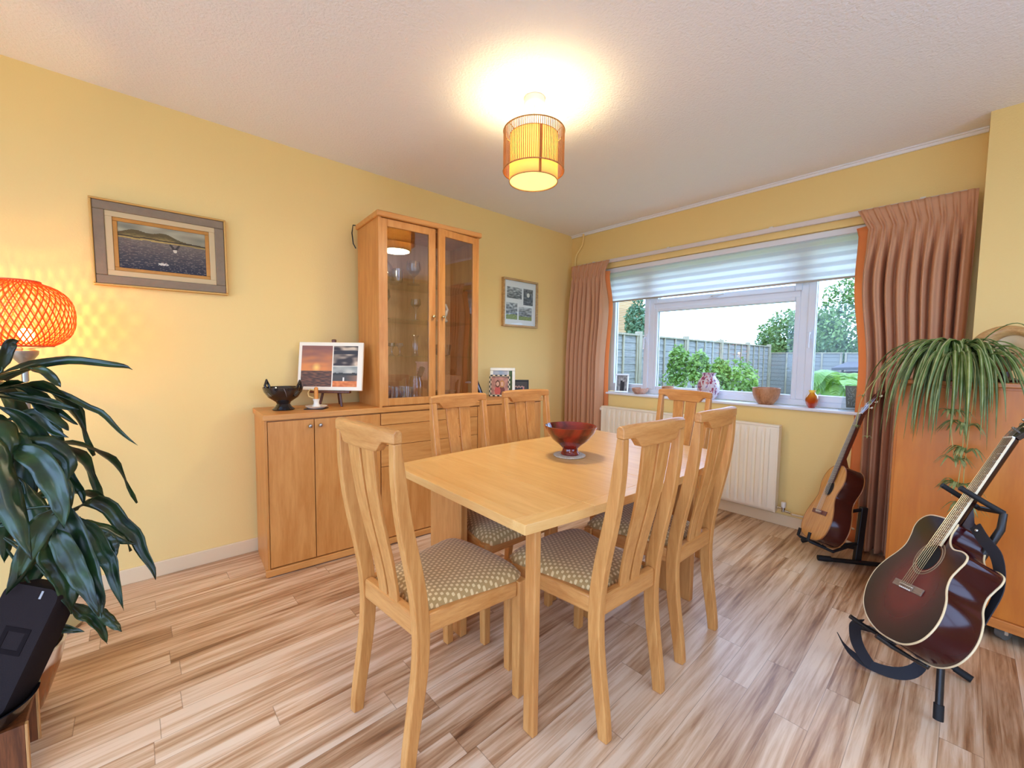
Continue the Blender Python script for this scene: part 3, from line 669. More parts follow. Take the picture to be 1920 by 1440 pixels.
def make_chair(label):
    r = thing('dining_chair', label, 'chair', group='oak dining chairs around the table')
    for s in (-1, 1):
        zs = [0.985*i/26 for i in range(27)]
        pts = [(s*(0.158+0.004*(z/0.985)), smooth_post(z), z) for z in zs]
        thk = [0.036+0.012*sin(pi*min(1, max(0, z/0.9)))**0.8 if z < 0.9 else 0.036-0.012*(z-0.9)/0.085 for z in zs]
        MB().sweep(pts, 0.031, thk, (1,0,0)).build('back_post', M_CHAIR, r, bevel=0.004)
    # top rail: lobed lower edge, bowed back in plan
    n = 28; rings = []
    for i in range(n+1):
        x = -0.178+0.356*i/n; ax = abs(x); zb = 0.985
        if ax < 0.128: zb = 0.985 - 0.031*min(1, (0.128-ax)/0.032) if ax > 0.096 else 0.954
        if 0.096 < ax < 0.128: q = (0.128-ax)/0.032; zb = 0.985-0.031*(q*q*(3-2*q))
        zt = 1.027 - 0.006*(ax/0.178)**4; y = -0.034 - 0.016*(1-(x/0.178)**2); hh = 0.0135
        rings.append([Vector((x,y-hh,zb)), Vector((x,y+hh,zb)), Vector((x,y+hh,zt-0.008)), Vector((x,y+hh*0.5,zt)), Vector((x,y-hh*0.5,zt)), Vector((x,y-hh,zt-0.008))])
    MB().loft(rings).build('top_rail', M_CHAIR_X, r, bevel=0.003)
    for s in (-1, 1):
        zs = [0.455+0.505*i/18 for i in range(19)]
        pts = [(s*(0.0305+0.012*((z-0.455)/0.5)), smooth_post(z)-0.006-0.010*((z-0.455)/0.5), z) for z in zs]
        wid = [0.050+0.022*((z-0.455)/0.5) for z in zs]
        MB().sweep(pts, wid, 0.012, (1,0,0)).build('back_slat', M_CHAIR, r, bevel=0.003)
    def rail(pts, w, t, side, mat, name='seat_rail'): return MB().sweep(pts, w, t, side).build(name, mat, r, bevel=0.007, seg=3)
    MB().box(-0.146, 0.146, 0.030, 0.062, 0.392, 0.462).build('seat_rail', M_CHAIR_X, r, bevel=0.010, seg=3)
    for s in (-1, 1):
        P = [(s*0.160,0.068,0.425),(s*0.170,0.17,0.421),(s*0.188,0.33,0.414),(s*0.201,0.415,0.409)]
        rail(P, 0.026, [0.060,0.060,0.056,0.054], (1,0,0), M_CHAIR_Y)
        MB().sweep([(s*0.203,0.437,0.0),(s*0.204,0.436,0.2),(s*0.205,0.434,0.438)], [0.032,0.036,0.038], [0.032,0.036,0.038], (1,0,0)).build('front_leg', M_CHAIR, r, bevel=0.004)
    rail([(-0.185,0.440,0.412),(0.185,0.440,0.412)], 0.024, 0.052, (0,1,0), M_CHAIR_X)
    # cushion: rounded trapezoid, domed
    def fn(u, v):
        y = 0.066+0.398*v; w = 0.146+0.068*(v**0.9); x = (2*u-1)
        rr = 1 - 0.14*max(0, (v-0.86)/0.14)**2
        cx = x*w*rr; e = (1-abs(x)**5)*(1-abs(2*v-1)**7)
        yb = y + 0.012*(1-x*x)*max(0, (v-0.7)/0.3)
        return Vector((cx, yb, 0.442+0.042*e**0.55 if e > 0 else 0.442))
    mb = MB().grid(fn, 30, 30)
    be = [e for e in mb.bm.edges if len(e.link_faces) == 1]
    g = bmesh.ops.extrude_edge_only(mb.bm, edges=be)
    vs = [v for v in g['geom'] if isinstance(v, bmesh.types.BMVert)]
    for v in vs: v.co.z = 0.430
    mb.build('seat_cushion', M_SEAT, r, smooth=True, sharp=70)
    return r
CHAIRS = [((1.732,-2.993), 4.4, 'oak dining chair nearest the camera, at the near end of the table'),
          ((2.229,-2.297), 87.1, 'oak dining chair on the guitar side of the table, nearer the camera'),
          ((2.223,-1.780), 89.7, 'oak dining chair on the guitar side of the table, nearer the window'),
          ((1.716,-0.958), 175.2, 'oak dining chair at the far end of the table, in front of the radiator'),
          ((1.165,-2.262), -89.1, 'oak dining chair on the sideboard side, in front of the drawers'),
          ((1.160,-1.765), -94.5, 'oak dining chair on the sideboard side, nearer the left curtain')]
first = make_chair(CHAIRS[0][2])
for i, ((x, y), a, lab) in enumerate(CHAIRS):
    c = first if i == 0 else copy_tree(first)
    c['label'] = lab; c.location = (x, y, 0); c.rotation_euler = (0, 0, radians(a))

# red bowl on its mat
def glaze(name, c1, c2, scale=9, rough=0.12, spread=0.12):
    m, t, b, N, L = nt(name); setp(b, None, rough, coat=0.5)
    tc = N.new('ShaderNodeTexCoord'); n = N.new('ShaderNodeTexNoise'); n.inputs['Scale'].default_value = scale; n.inputs['Detail'].default_value = 5; n.inputs['Distortion'].default_value = 1.2
    L.new(tc.outputs['Object'], n.inputs['Vector']); rp = N.new('ShaderNodeValToRGB'); e = rp.color_ramp.elements
    e[0].position = 0.5-spread; e[0].color = (*lin(c1),1); e[1].position = 0.5+spread; e[1].color = (*lin(c2),1)
    L.new(n.outputs['Fac'], rp.inputs['Fac']); L.new(rp.outputs['Color'], b.inputs['Base Color']); return m
p = TBM0 @ Vector((-0.055, 0.02, 0.744))
r = thing('trivet', 'round pale pebbled mat under the red bowl on the table', 'mat', p)
MB().lathe([(0.072,0.0),(0.078,0.003),(0.078,0.006),(0.074,0.009),(0.0,0.009)], 40, None, True, False).build('mat', plain('pebbled_mat', (206, 192, 168), 0.6, bump=0.9, bscale=160, var=0.2, vscale=90), r, smooth=True)
b_ = MB().lathe([(0.044,0),(0.046,0.006),(0.038,0.020),(0.036,0.030),(0.052,0.046),(0.088,0.075),(0.116,0.112),(0.126,0.138),(0.127,0.142),(0.122,0.142),(0.110,0.112),(0.080,0.078),(0.045,0.056),(0.0,0.050)], 48, None, True, False)\
    .build('footed_bowl', glaze('oxblood_glaze', (74, 14, 10), (150, 38, 22), 6), None, smooth=True)
b_.location = p + Vector((0.004, 0.0, 0.0092)); tag(b_, 'large dark red glazed footed bowl in the middle of the table', 'bowl')
# ------------------------------------------------------------------ pictures
def sea_painting(u, v):
    n = nz(u*9, v*40)*0.5; n2 = nz(u*30, v*120, 3)
    hill = 0.74 + 0.13*exp(-((u-0.18)/0.16)**2) + 0.13*exp(-((u-0.50)/0.15)**2) - 0.10*max(0, u-0.62)
    shore = 0.665 - 0.02*u + 0.012*nz(u*8, 1)
    if v > hill: return mixc((176, 170, 140), (126, 124, 104), 0.5+nz(u*4, v*9, 7)*0.9)
    if v > shore:
        t = (v-shore)/max(0.02, hill-shore)
        c = mixc((186, 160, 92), (92, 80, 46), t*1.5 + n2*0.35)
        return mixc(c, (60, 50, 36), 1.0 if abs(v-(shore+0.05+0.015*nz(u*12, 2))) < 0.012 else 0)
    # heron-like grey bird lifting off, spray below it
    bx_, by_ = u-0.625, v-0.53
    for s in (-1, 1):
        wx = s*bx_; 
        if 0.0 <= by_ <= 0.15 and abs(wx-(0.008+by_*0.36)) < 0.020-0.06*by_: return (64, 58, 54)
    if (bx_/0.022)**2 + ((by_+0.02)/0.05)**2 < 1: return (206, 198, 176)
    if (u-0.48)**2/0.0042 + (v-0.17)**2/0.0007 < 1+nz(u*60, v*60)*1.2: return (210, 204, 188)
    c = mixc((116, 104, 92), (40, 44, 58), 1-(v/0.66) + n*0.55)
    return mixc(c, (142, 130, 116), 0.7 if n2 > 0.30 else 0)
def sunset_print(u, v):
    if u < 0.045 or u > 0.925 or v < 0.065 or v > 0.935: return (240, 232, 208)
    if u < 0.525:
        if v < 0.40: return mixc((72, 52, 38), (128, 84, 56), 0.5+nz(u*14, v*40)*1.2)
        c = mixc((226, 140, 70), (140, 92, 78), (v-0.40)/0.5 + 0.35*nz(u*5, v*14, 4))
        d = ((u-0.28)**2*2 + (v-0.47)**2)**0.5
        return mixc((255, 214, 110), c, d/0.11)
    if u < 0.540: return (240, 232, 208)
    if v > 0.515:
        k = nz(u*7, v*12, 5); c = mixc((60, 52, 48), (214, 190, 158), 0.45+k*1.5)
        return (56, 52, 52) if 0.76 < v < 0.83 else c
    if v > 0.495: return (240, 232, 208)
    if v < 0.19: return mixc((204, 110, 52), (230, 142, 74), 0.5+nz(u*20, v*20))
    if v < 0.31: return (232, 226, 210) if abs(u-0.715) < 0.014 and v < 0.27 else mixc((82, 76, 66), (150, 110, 82), max(0, (u-0.75)*6))
    if v < 0.36 + 0.03*nz(u*10, 1): return (60, 58, 50)
    return mixc((196, 194, 176), (120, 124, 116), 0.4+nz(u*6, v*9, 8))
def collage(u, v):
    def bwland(a, b, s): return mixc((92, 98, 104), (208, 212, 216), 0.45+nz(a*5+s, b*8)*1.0+ (b-0.5)*0.6)
    for x0, x1, y0, y1, k in ((0.09,0.54,0.60,0.86,1),(0.60,0.91,0.48,0.86,2),(0.07,0.41,0.12,0.50,3),(0.45,0.88,0.12,0.42,4)):
        if x0 < u < x1 and y0 < v < y1:
            a, b = (u-x0)/(x1-x0), (v-y0)/(y1-y0); c = bwland(a, b, k*7)
            if k == 2: 
                if (a-0.5)**2+(b-0.62)**2 < 0.02: return (235, 236, 236)
                c = mixc(c, (70, 72, 78), 0.5)
            if k >= 3 and b < 0.30+0.08*nz(a*6, k): c = mixc((118, 136, 84), (176, 188, 120), 0.5+nz(a*20, b*20))
            return c
    return (240, 243, 246)
PICM = lambda c, X, Y: basis(c, X, Y, Vector(X).cross(Vector(Y)))
def wall_painting():
    w, h = 0.553, 0.424; c = (0.0015, -3.387, 1.769)
    r = thing('painting', 'sea painting in a wide grey and gold frame on the left wall', 'painting', M=Matrix.Translation(c) @ Matrix.Rotation(radians(0.6), 4, 'X') @ basis((0,0,0), (0,1,0), (0,0,1), (1,0,0)))
    frame_bars(MB(), w, h, 0.010, 0, 0.030).build('outer_edge', plain('worn_gilt', (206, 160, 84), 0.4, metal=0.35), r, bevel=0.003)
    frame_bars(MB(), w-0.020, h-0.020, 0.043, 0, 0.025).build('frame', plain('grey_lime_wood', (134, 116, 92), 0.6, bump=0.3, bscale=40, var=0.18, vscale=25), r, bevel=0.004)
    frame_bars(MB(), w-0.106, h-0.106, 0.027, 0, 0.020).build('liner', plain('linen_liner', (204, 182, 138), 0.8), r, bevel=0.002)
    frame_bars(MB(), w-0.160, h-0.160, 0.018, 0, 0.016).build('slip', plain('gold_slip', (184, 126, 48), 0.4, metal=0.3, var=0.25, vscale=30), r, bevel=0.002)
    MB().box(-w/2+0.01, w/2-0.01, -h/2+0.01, h/2-0.01, 0, 0.008).build('backing', M_BLACK, r)
    picture('canvas', w-0.194, h-0.194, 130, 84, sea_painting, Matrix.Translation((0,0,0.0115)), M_PAINT, r)
wall_painting()
def wall_collage():
    w, h = 0.452, 0.447; c = (0.0015, -0.772, 1.735)
    r = thing('picture_frame', 'square oak frame with four small landscape photographs beside the left curtain', 'picture', M=Matrix.Translation(c) @ basis((0,0,0), (0,1,0), (0,0,1), (1,0,0)))
    frame_bars(MB(), w, h, 0.018, 0, 0.034).build('frame', wood('pale_oak_frame', (206, 172, 120), (172, 134, 84), 'X', 0.5), r, bevel=0.002)
    MB().box(-w/2+0.01, w/2-0.01, -h/2+0.01, h/2-0.01, 0, 0.012).build('backing', M_WHITE, r)
    picture('print', w-0.037, h-0.037, 90, 90, collage, Matrix.Translation((0,0,0.0145)), M_PRINT, r)
    MB().box(-w/2+0.018, w/2-0.018, -h/2+0.018, h/2-0.018, 0.022, 0.024).build('pane', M_PANE, r)
wall_collage()

# free-standing photo frames
def two_people(bg, hair1, hair2, top1, top2):
    def f(u, v):
        for cx, hr, tp in ((0.38, hair1, top1), (0.64, hair2, top2)):
            if (u-cx)**2/0.0085 + (v-0.60)**2/0.017 < 1: return (222, 176, 146)
        for cx, hr, tp in ((0.38, hair1, top1), (0.64, hair2, top2)):
            if (u-cx)**2/0.020 + (v-0.60)**2/0.040 < 1: return hr
        for cx, hr, tp in ((0.38, hair1, top1), (0.64, hair2, top2)):
            if (u-cx)**2/0.030 + (v-0.20)**2/0.075 < 1: return tp
        return mixc(bg, tuple(x*0.8 for x in bg), nz(u*5, v*5)+0.4)
    return f
def couple_bw(u, v):
    for cx, hh, c in ((0.44, 0.74, (46,46,48)), (0.60, 0.66, (34,34,36))):
        if (u-cx)**2/0.0035+(v-hh)**2/0.0065 < 1: return (196,196,194)
        if abs(u-cx) < 0.12 and v < hh-0.06: return c
    return mixc((176,178,176),(120,122,122), 0.4+nz(u*6, v*6))
def team_group(u, v):
    for k in range(7):
        cx = 0.23+0.09*k; cy = 0.52+0.05*(k % 2)
        if (u-cx)**2/0.0011+(v-cy)**2/0.006 < 1: return (206,160,140)
        if abs(u-cx) < 0.042 and 0.20 < v < cy: return (196,120,128) if k in (0,6) else (54,52,56)
    return (70,66,60)
def stand_frame(name, label, pos, nrm, lean, w, h, bw, mat, fn, nx=36, ny=36, depth=0.014, group=None, roll=0):
    n = Vector(nrm).normalized(); X = Vector((-n.y, n.x, 0)); base = basis((0,0,0), X, (0,0,1), n)
    r = thing(name, label, 'photo frame', group=group, M=Matrix.Translation(pos) @ base @ Matrix.Rotation(radians(roll),4,'Y') @ Matrix.Rotation(radians(-lean), 4, 'X') @ Matrix.Translation((0, h/2, 0)))
    frame_bars(MB(), w, h, bw, -depth/2, depth/2).build('frame', mat, r, bevel=0.002)
    MB().box(-w/2+bw*0.6, w/2-bw*0.6, -h/2+bw*0.6, h/2-bw*0.6, -depth/2, -depth/2+0.004).build('backing', M_BLACK, r)
    picture('print', w-2*bw+0.002, h-2*bw+0.002, nx, ny, fn, Matrix.Translation((0,0,-depth/2+0.0055)), M_PRINT, r)
    s = sin(radians(lean)); c = cos(radians(lean)); L = h*0.75
    a = radians(lean)*2.1
    M = Matrix.Translation((0, h*0.20, -depth/2)) @ Matrix.Rotation(a, 4, 'X')
    MB().box(-0.02, 0.02, -h*0.20-h*0.5+0.010, 0, -0.003, 0, M).build('strut', M_BLACK, r)
    return r
CAMDIR = (0.74, -0.67, 0)
SBZ = 0.898
def patch_mat():
    m, t, b, N, L = nt('patchwork_frame'); setp(b, None, 0.5); tc = N.new('ShaderNodeTexCoord')
    ck = N.new('ShaderNodeTexChecker'); ck.inputs['Scale'].default_value = 52; ck.inputs['Color1'].default_value = (*lin((226,206,170)),1); ck.inputs['Color2'].default_value = (*lin((40,46,34)),1)
    L.new(tc.outputs['Object'], ck.inputs['Vector']); L.new(ck.outputs['Color'], b.inputs['Base Color']); return m
stand_frame('photo_frame', 'patchwork-edged frame with a photo of two women, on the sideboard right of the cabinet', (0.34, -1.30, SBZ), CAMDIR, 9, 0.172, 0.180, 0.017, patch_mat(), two_people((206,150,128), (96,58,34), (196,140,70), (206,96,84), (120,70,60)))
stand_frame('photo_frame', 'tall silver photo frame standing behind the patchwork frame on the sideboard', (0.255, -1.195, SBZ), CAMDIR, 8, 0.215, 0.235, 0.026, plain('silver_frame', (226, 218, 196), 0.3, metal=0.5), lambda u, v: mixc((150,176,206), (228,224,214), v*0.6+0.5*nz(u*4, v*4)) if u < 0.75 else ((92,116,70) if u > 0.82 else (228,228,224)))
stand_frame('photo_frame', 'small black photo frame with a group picture, rightmost on the sideboard', (0.335, -1.075, SBZ), CAMDIR, 9, 0.168, 0.132, 0.011, M_BLACK, team_group)
stand_frame('photo_frame', 'blue photo in a slim frame leaning at the cabinet foot, seen almost edge-on', (0.335, -1.475, SBZ), (0.72, 0.69, 0), 22, 0.13, 0.20, 0.007, M_BLACK, lambda u, v: mixc((54,86,140), (206,216,226), 0.5+1.1*nz(u*5, v*7)))

# black handled bowl
M_BLKGL = glaze('black_marbled_glaze', (16, 13, 13), (44, 38, 36), 7, 0.10, 0.10)
p = (0.235, -2.885, SBZ)
r = thing('handled_bowl', 'black marbled footed bowl with two loop handles, left end of the sideboard', 'bowl', p, radians(40))
MB().lathe([(0.058,0),(0.060,0.006),(0.042,0.022),(0.034,0.036),(0.040,0.048),(0.078,0.075),(0.100,0.108),(0.107,0.134),(0.103,0.134),(0.095,0.108),(0.07,0.078),(0.0,0.056)], 40, None, True, False).build('bowl', M_BLKGL, r, smooth=True)
for s in (-1, 1):
    MB().tube([(s*0.092,-0.012,0.112),(s*0.104,-0.016,0.140),(s*0.106,0,0.172),(s*0.104,0.016,0.140),(s*0.092,0.012,0.112)], 0.0075, 10).build('handle', M_BLKGL, r, smooth=True)
vn = MB()
for a0, pts in ((-1.9, ((0.101,0.118),(0.094,0.100),(0.085,0.088),(0.066,0.070),(0.052,0.058))), (-0.9, ((0.105,0.130),(0.098,0.108),(0.080,0.082),(0.060,0.066)))):
    vn.tube([((q+0.0008)*cos(a0+0.09*k), (q+0.0008)*sin(a0+0.09*k), z) for k, (q, z) in enumerate(pts)], 0.0016, 6)
vn.build('vein', plain('grey_vein', (150, 136, 128), 0.4), r, smooth=True)
# candle holder with candle on a dark coaster
p = Vector((0.300, -2.722, SBZ))
co = MB().box(-0.055, 0.055, -0.05, 0.05, 0, 0.004).build('coaster', plain('dark_slate', (46, 34, 30), 0.6), None, bevel=0.002); co.location = p; co.rotation_euler = (0,0,0.9)
tag(co, 'small dark square coaster under the white candle holder', 'coaster')
r = thing('candle_holder', 'white saucer candle holder with ring handle on the sideboard', 'candle holder', p + Vector((0,0,0.0042)), radians(0))
MB().lathe([(0.044,0),(0.050,0.003),(0.063,0.014),(0.060,0.015),(0.048,0.008),(0.024,0.010),(0.016,0.026),(0.015,0.040),(0.021,0.056),(0.014,0.057),(0.012,0.045),(0.0,0.043)], 36, None, True, False).build('saucer', plain('white_glaze', (238, 228, 208), 0.2), r, smooth=True)
c = MB().lathe([(0.0112,0),(0.0118,0.008),(0.0112,0.078),(0.006,0.082)], 20); c.tube([(0,0,0.08),(0.001,0,0.092)], 0.0012, 6)
c = c.build('candle', plain('orange_wax', (226, 146, 62), 0.5, var=0.15, vscale=30), None, smooth=True); c.location = p + Vector((0,0,0.0042+0.0445)); tag(c, 'short orange candle standing in the white holder', 'candle')
d = Vector((-0.67, -0.74, 0))
hd = MB().tube([Vector((0.0,0,0.108))+d*0.012, Vector((0,0,0.112))+d*0.036, Vector((0,0,0.092))+d*0.050, Vector((0,0,0.070))+d*0.044, Vector((0,0,0.060))+d*0.014], 0.0042, 8)
hd.build('wax_drip', plain('pale_wax', (236, 196, 120), 0.5), c, smooth=True).location = (0,0,-0.0445)

# table easel with canvas print
M_EASEL = wood('dark_easel_wood', (112, 62, 30), (70, 34, 16), 'Z', 0.45)
n = Vector(CAMDIR).normalized(); X = Vector((-n.y, n.x, 0)); base = Vector((0.215, -2.595, SBZ))
EM = Matrix.Translation(base) @ basis((0,0,0), X, (0,0,1), n)
r = thing('table_easel', 'small dark wooden easel on the sideboard holding the sunset print', 'easel', M=EM)
for s in (-1, 1): MB().sweep([(s*0.070, 0.0, 0.035), (s*0.052, 0.10, 0.018), (s*0.010, 0.405, -0.032)], 0.014, 0.010, (1,0,0)).build('leg', M_EASEL, r, bevel=0.002)
MB().sweep([(0, 0.0, -0.11), (0, 0.20, -0.055), (0, 0.415, -0.034)], 0.016, 0.010, (1,0,0)).build('leg', M_EASEL, r, bevel=0.002)
MB().box(-0.125, 0.125, 0.086, 0.101, 0.020, 0.050).build('ledge', M_EASEL, r, bevel=0.003)
MB().box(-0.014, 0.014, 0.395, 0.425, -0.038, -0.020).build('top_block', M_EASEL, r, bevel=0.006)
cr = thing('canvas_print', 'white-edged canvas of a sunset and two landscapes on the easel', 'picture', M=EM @ Matrix.Translation((-0.004, 0.102, 0.036)) @ Matrix.Rotation(radians(-8.5), 4, 'X') @ Matrix.Translation((0, 0.153, 0)))
MB().box(-0.203, 0.203, -0.153, 0.153, -0.012, 0.006).build('stretcher', plain('canvas_edge', (238, 228, 200), 0.8), cr, bevel=0.003)
picture('print', 0.400, 0.300, 120, 90, sunset_print, Matrix.Translation((0,0,0.0068)), M_PRINT, cr)

# ------------------------------------------------------------------ things on the window sill
SZ = 0.8882
stand_frame('photo_frame', 'small silver frame with a black and white couple, left end of the window sill', (0.632, 0.045, SZ), (0.35, -0.93, 0), 8, 0.132, 0.185, 0.016, plain('silver_plate', (206, 206, 204), 0.28, metal=0.7), couple_bw)
M_BOWLW = wood('turned_wood', (198, 146, 104), (150, 96, 60), 'Z', 0.4, 4, 7)
def lathe_thing(name, label, cat, prof, mat, pos, n=36, capb=True, capt=False, **k):
    o = MB().lathe(prof, n, None, capb, capt).build(name, mat, None, smooth=True); o.location = pos; tag(o, label, cat, **k); return o
lathe_thing('wooden_bowl', 'small pale pink wooden bowl beside the couple photo on the sill', 'bowl', [(0.045,0),(0.05,0.003),(0.074,0.030),(0.078,0.056),(0.075,0.056),(0.068,0.030),(0.04,0.010),(0,0.008)], wood('pink_wood', (214, 170, 146), (178, 128, 104), 'Z', 0.4, 4, 7), (0.832, 0.052, SZ))
lathe_thing('small_dish', 'tiny brown dish on the sill behind the far dining chair', 'dish', [(0.03,0),(0.034,0.004),(0.05,0.060),(0.052,0.088),(0.049,0.088),(0.03,0.01),(0,0.008)], M_BOWLW, (1.105, 0.06, SZ))
lathe_thing('wooden_bowl', 'deep brown turned wooden bowl on the sill in the middle of the window', 'bowl', [(0.048,0),(0.052,0.004),(0.078,0.040),(0.092,0.085),(0.094,0.126),(0.089,0.126),(0.086,0.085),(0.07,0.042),(0.04,0.014),(0,0.012)], M_BOWLW, (1.906, 0.045, SZ))
def speckle_mat():
    m, t, b, N, L = nt('speckled_glass'); setp(b, None, 0.15, trans=0.25); tc = N.new('ShaderNodeTexCoord')
    mp = N.new('ShaderNodeMapping'); mp.inputs['Scale'].default_value = (1,1,0.6); L.new(tc.outputs['Object'], mp.inputs[0])
    vo = N.new('ShaderNodeTexVoronoi'); vo.inputs['Scale'].default_value = 85; L.new(mp.outputs[0], vo.inputs['Vector'])
    sp = N.new('ShaderNodeSeparateXYZ'); L.new(vo.outputs['Color'], sp.inputs[0]); rp = N.new('ShaderNodeValToRGB'); e = rp.color_ramp.elements; rp.color_ramp.interpolation = 'CONSTANT'
    e[0].position = 0; e[0].color = (*lin((240,232,238)),1); e[1].position = 0.45; e[1].color = (*lin((214,140,150)),1)
    for q, c in ((0.62,(150,96,140)),(0.74,(232,216,224)),(0.90,(180,72,96))): x = e.new(q); x.color = (*lin(c),1)
    L.new(sp.outputs[0], rp.inputs['Fac']); L.new(rp.outputs['Color'], b.inputs['Base Color']); return m
lathe_thing('vase', 'pink and white speckled glass vase on the sill left of the brown bowl', 'vase', [(0.05,0),(0.056,0.006),(0.082,0.055),(0.090,0.105),(0.080,0.155),(0.054,0.190),(0.050,0.200),(0.058,0.224),(0.054,0.224),(0.046,0.200),(0.076,0.15),(0.085,0.105),(0.05,0.01),(0,0.01)], speckle_mat(), (1.466, 0.060, SZ))
amber = lambda: tinted_glass('amber_glass', (236, 116, 52), (250, 220, 140))
lathe_thing('glass_vase', 'small round orange glass vase on the sill below the right casement', 'vase', [(0.018,0),(0.022,0.003),(0.036,0.03),(0.041,0.058),(0.034,0.088),(0.020,0.104),(0.018,0.110),(0.024,0.126),(0.022,0.126),(0.016,0.110),(0.030,0.086),(0.036,0.058),(0.0,0.01)], amber(), (2.198, 0.045, SZ))
def etched(u, v):
    d = abs(nz(u*5+2, v*5, 3)); return (214,218,222) if d < 0.07 and 0.15 < u < 0.85 and 0.1 < v < 0.9 else mixc((128,134,132),(164,170,168), v)
gp = thing('glass_plaque', 'slanted etched glass plaque on the sill against the right curtain', 'plaque', M=Matrix.Translation((2.425, 0.048, SZ)) @ basis((0,0,0), (0.80,0.6,0), (0,0,1), (0.6,-0.80,0)) @ Matrix.Rotation(radians(-10), 4, 'X'))
MB().prism([(-0.065,0.012),(0.065,0.012),(0.065,0.185),(-0.035,0.185)], -0.006, 0.006).build('plaque', pane_glass('plaque_glass', (0.90,0.94,0.94), 1.6), gp, bevel=0.002)
picture('etching', 0.085, 0.150, 34, 60, etched, Matrix.Translation((0.012,0.098,-0.0066)), M_PRINT, gp)
MB().box(-0.072, 0.068, 0, 0.013, -0.022, 0.022).build('base', pane_glass('base_glass', (0.86,0.92,0.94), 2.0), gp, bevel=0.003)

# ------------------------------------------------------------------ pendant lamp
PL = (1.395, -1.997, 0)
M_WICK = wood('cane_slats', (190, 140, 84), (150, 100, 52), 'Z', 0.6)
def pendant():
    r = thing('pendant_lamp', 'ceiling pendant with a slatted outer drum round a glowing inner shade', 'lamp', (PL[0], PL[1], 0))
    MB().lathe([(0.048,2.488),(0.052,2.494),(0.052,2.519)], 28).build('ceiling_rose', M_WHITE, r, smooth=True)
    MB().tube([(0,0,2.49),(0.001,0,2.34)], 0.0028, 8).build('cord', M_WHITE, r, smooth=True)
    RO, RI, ZT, ZB = 0.153, 0.122, 2.357, 2.163
    n = 96
    proto = MB().box(RO-0.0012, RO+0.0012, -0.0016, 0.0016, ZB, ZT).build('slat', M_WICK, r)
    for k in range(1, n):
        c = proto.copy(); COL.objects.link(c); c.rotation_euler = (0,0,2*pi*k/n)
    rg = lambda R, z, t: MB().tube([(R*cos(2*pi*k/64), R*sin(2*pi*k/64), z) for k in range(64)], t, 8, closed=True)
    for z in (ZT, ZB): rg(RO, z, 0.0035).build('outer_ring', M_WICK, r, smooth=True)
    shade = translucent('linen_shade', (236, 204, 148), 0.5, 0.9, (248, 224, 172))
    ZI0, ZI1 = 2.112, 2.335
    MB().grid(lambda u, v: Vector((RI*cos(2*pi*u), RI*sin(2*pi*u), ZI0+(ZI1-ZI0)*v)), 64, 4, True).build('inner_shade', shade, r, smooth=True, solid=0.0012)
    a = radians(-30); MB().box(RI-0.001, RI+0.002, -0.006, 0.006, ZI0, ZI1, Matrix.Rotation(a,4,'Z')).build('shade_seam', plain('shade_seam', (176,112,44), 0.8), r)
    for z in (ZI1, ZI0): rg(RI, z, 0.002).build('shade_ring', M_WICK, r, smooth=True)
    for k in range(3):
        a = 2*pi*k/3+0.4; MB().tube([(0,0,ZI1-0.02),(RI*cos(a),RI*sin(a),ZI1)], 0.0018, 6).tube([(RI*cos(a),RI*sin(a),ZI1),(RO*cos(a),RO*sin(a),ZT)], 0.0018, 6).build('spider_arm', M_WICK, r, smooth=True)
    MB().lathe([(0.001,ZI0+0.004),(RI-0.002,ZI0+0.004),(RI-0.002,ZI0+0.006),(0.001,ZI0+0.006)], 48).build('diffuser', emissive('diffuser_glow', (255, 222, 124), 1.1, (255,240,190)), r)
    MB().sphere((0,0,2.24), 0.032, 14, 10).build('bulb', emissive('warm_bulb', (255, 200, 120), 6.0), r, smooth=True)
    l = bpy.data.lights.new('pendant_light', 'POINT'); l.energy = PENDANT_W; l.color = (1.0, 0.85, 0.48); l.shadow_soft_size = 0.05
    o = bpy.data.objects.new('pendant_light', l); COL.objects.link(o); o.location = (PL[0], PL[1], 2.29); o['kind'] = 'helper'
    l2 = bpy.data.lights.new('pendant_down_light', 'AREA'); l2.shape = 'DISK'; l2.size = 0.22; l2.energy = PENDANT_DOWN_W; l2.color = (1.0, 0.88, 0.62)
    o = bpy.data.objects.new('pendant_down_light', l2); COL.objects.link(o); o.location = (PL[0], PL[1], 2.108); o['kind'] = 'helper'
pendant()
def lounge_fill_light():  # invented fitting out of view, added to brighten the room from behind
    r = thing('fill_lamp', 'round ceiling lamp added unseen behind the camera for fill light', 'lamp', (3.3, -4.4, 0))
    MB().lathe([(0.17,2.519),(0.17,2.49),(0.14,2.455),(0.001,2.44)], 32).build('glass_bowl', emissive('fill_lamp_glow', (255, 226, 176), 2.0, (255,246,226)), r, smooth=True)
    l = bpy.data.lights.new('lounge_fill_light', 'AREA'); l.shape = 'DISK'; l.size = 0.3; l.energy = LOUNGE_FILL_W; l.color = (1.0, 0.95, 0.88)
    o = bpy.data.objects.new('lounge_fill_light', l); COL.objects.link(o); o.location = (3.3, -4.4, 2.43); o['kind'] = 'helper'
lounge_fill_light()

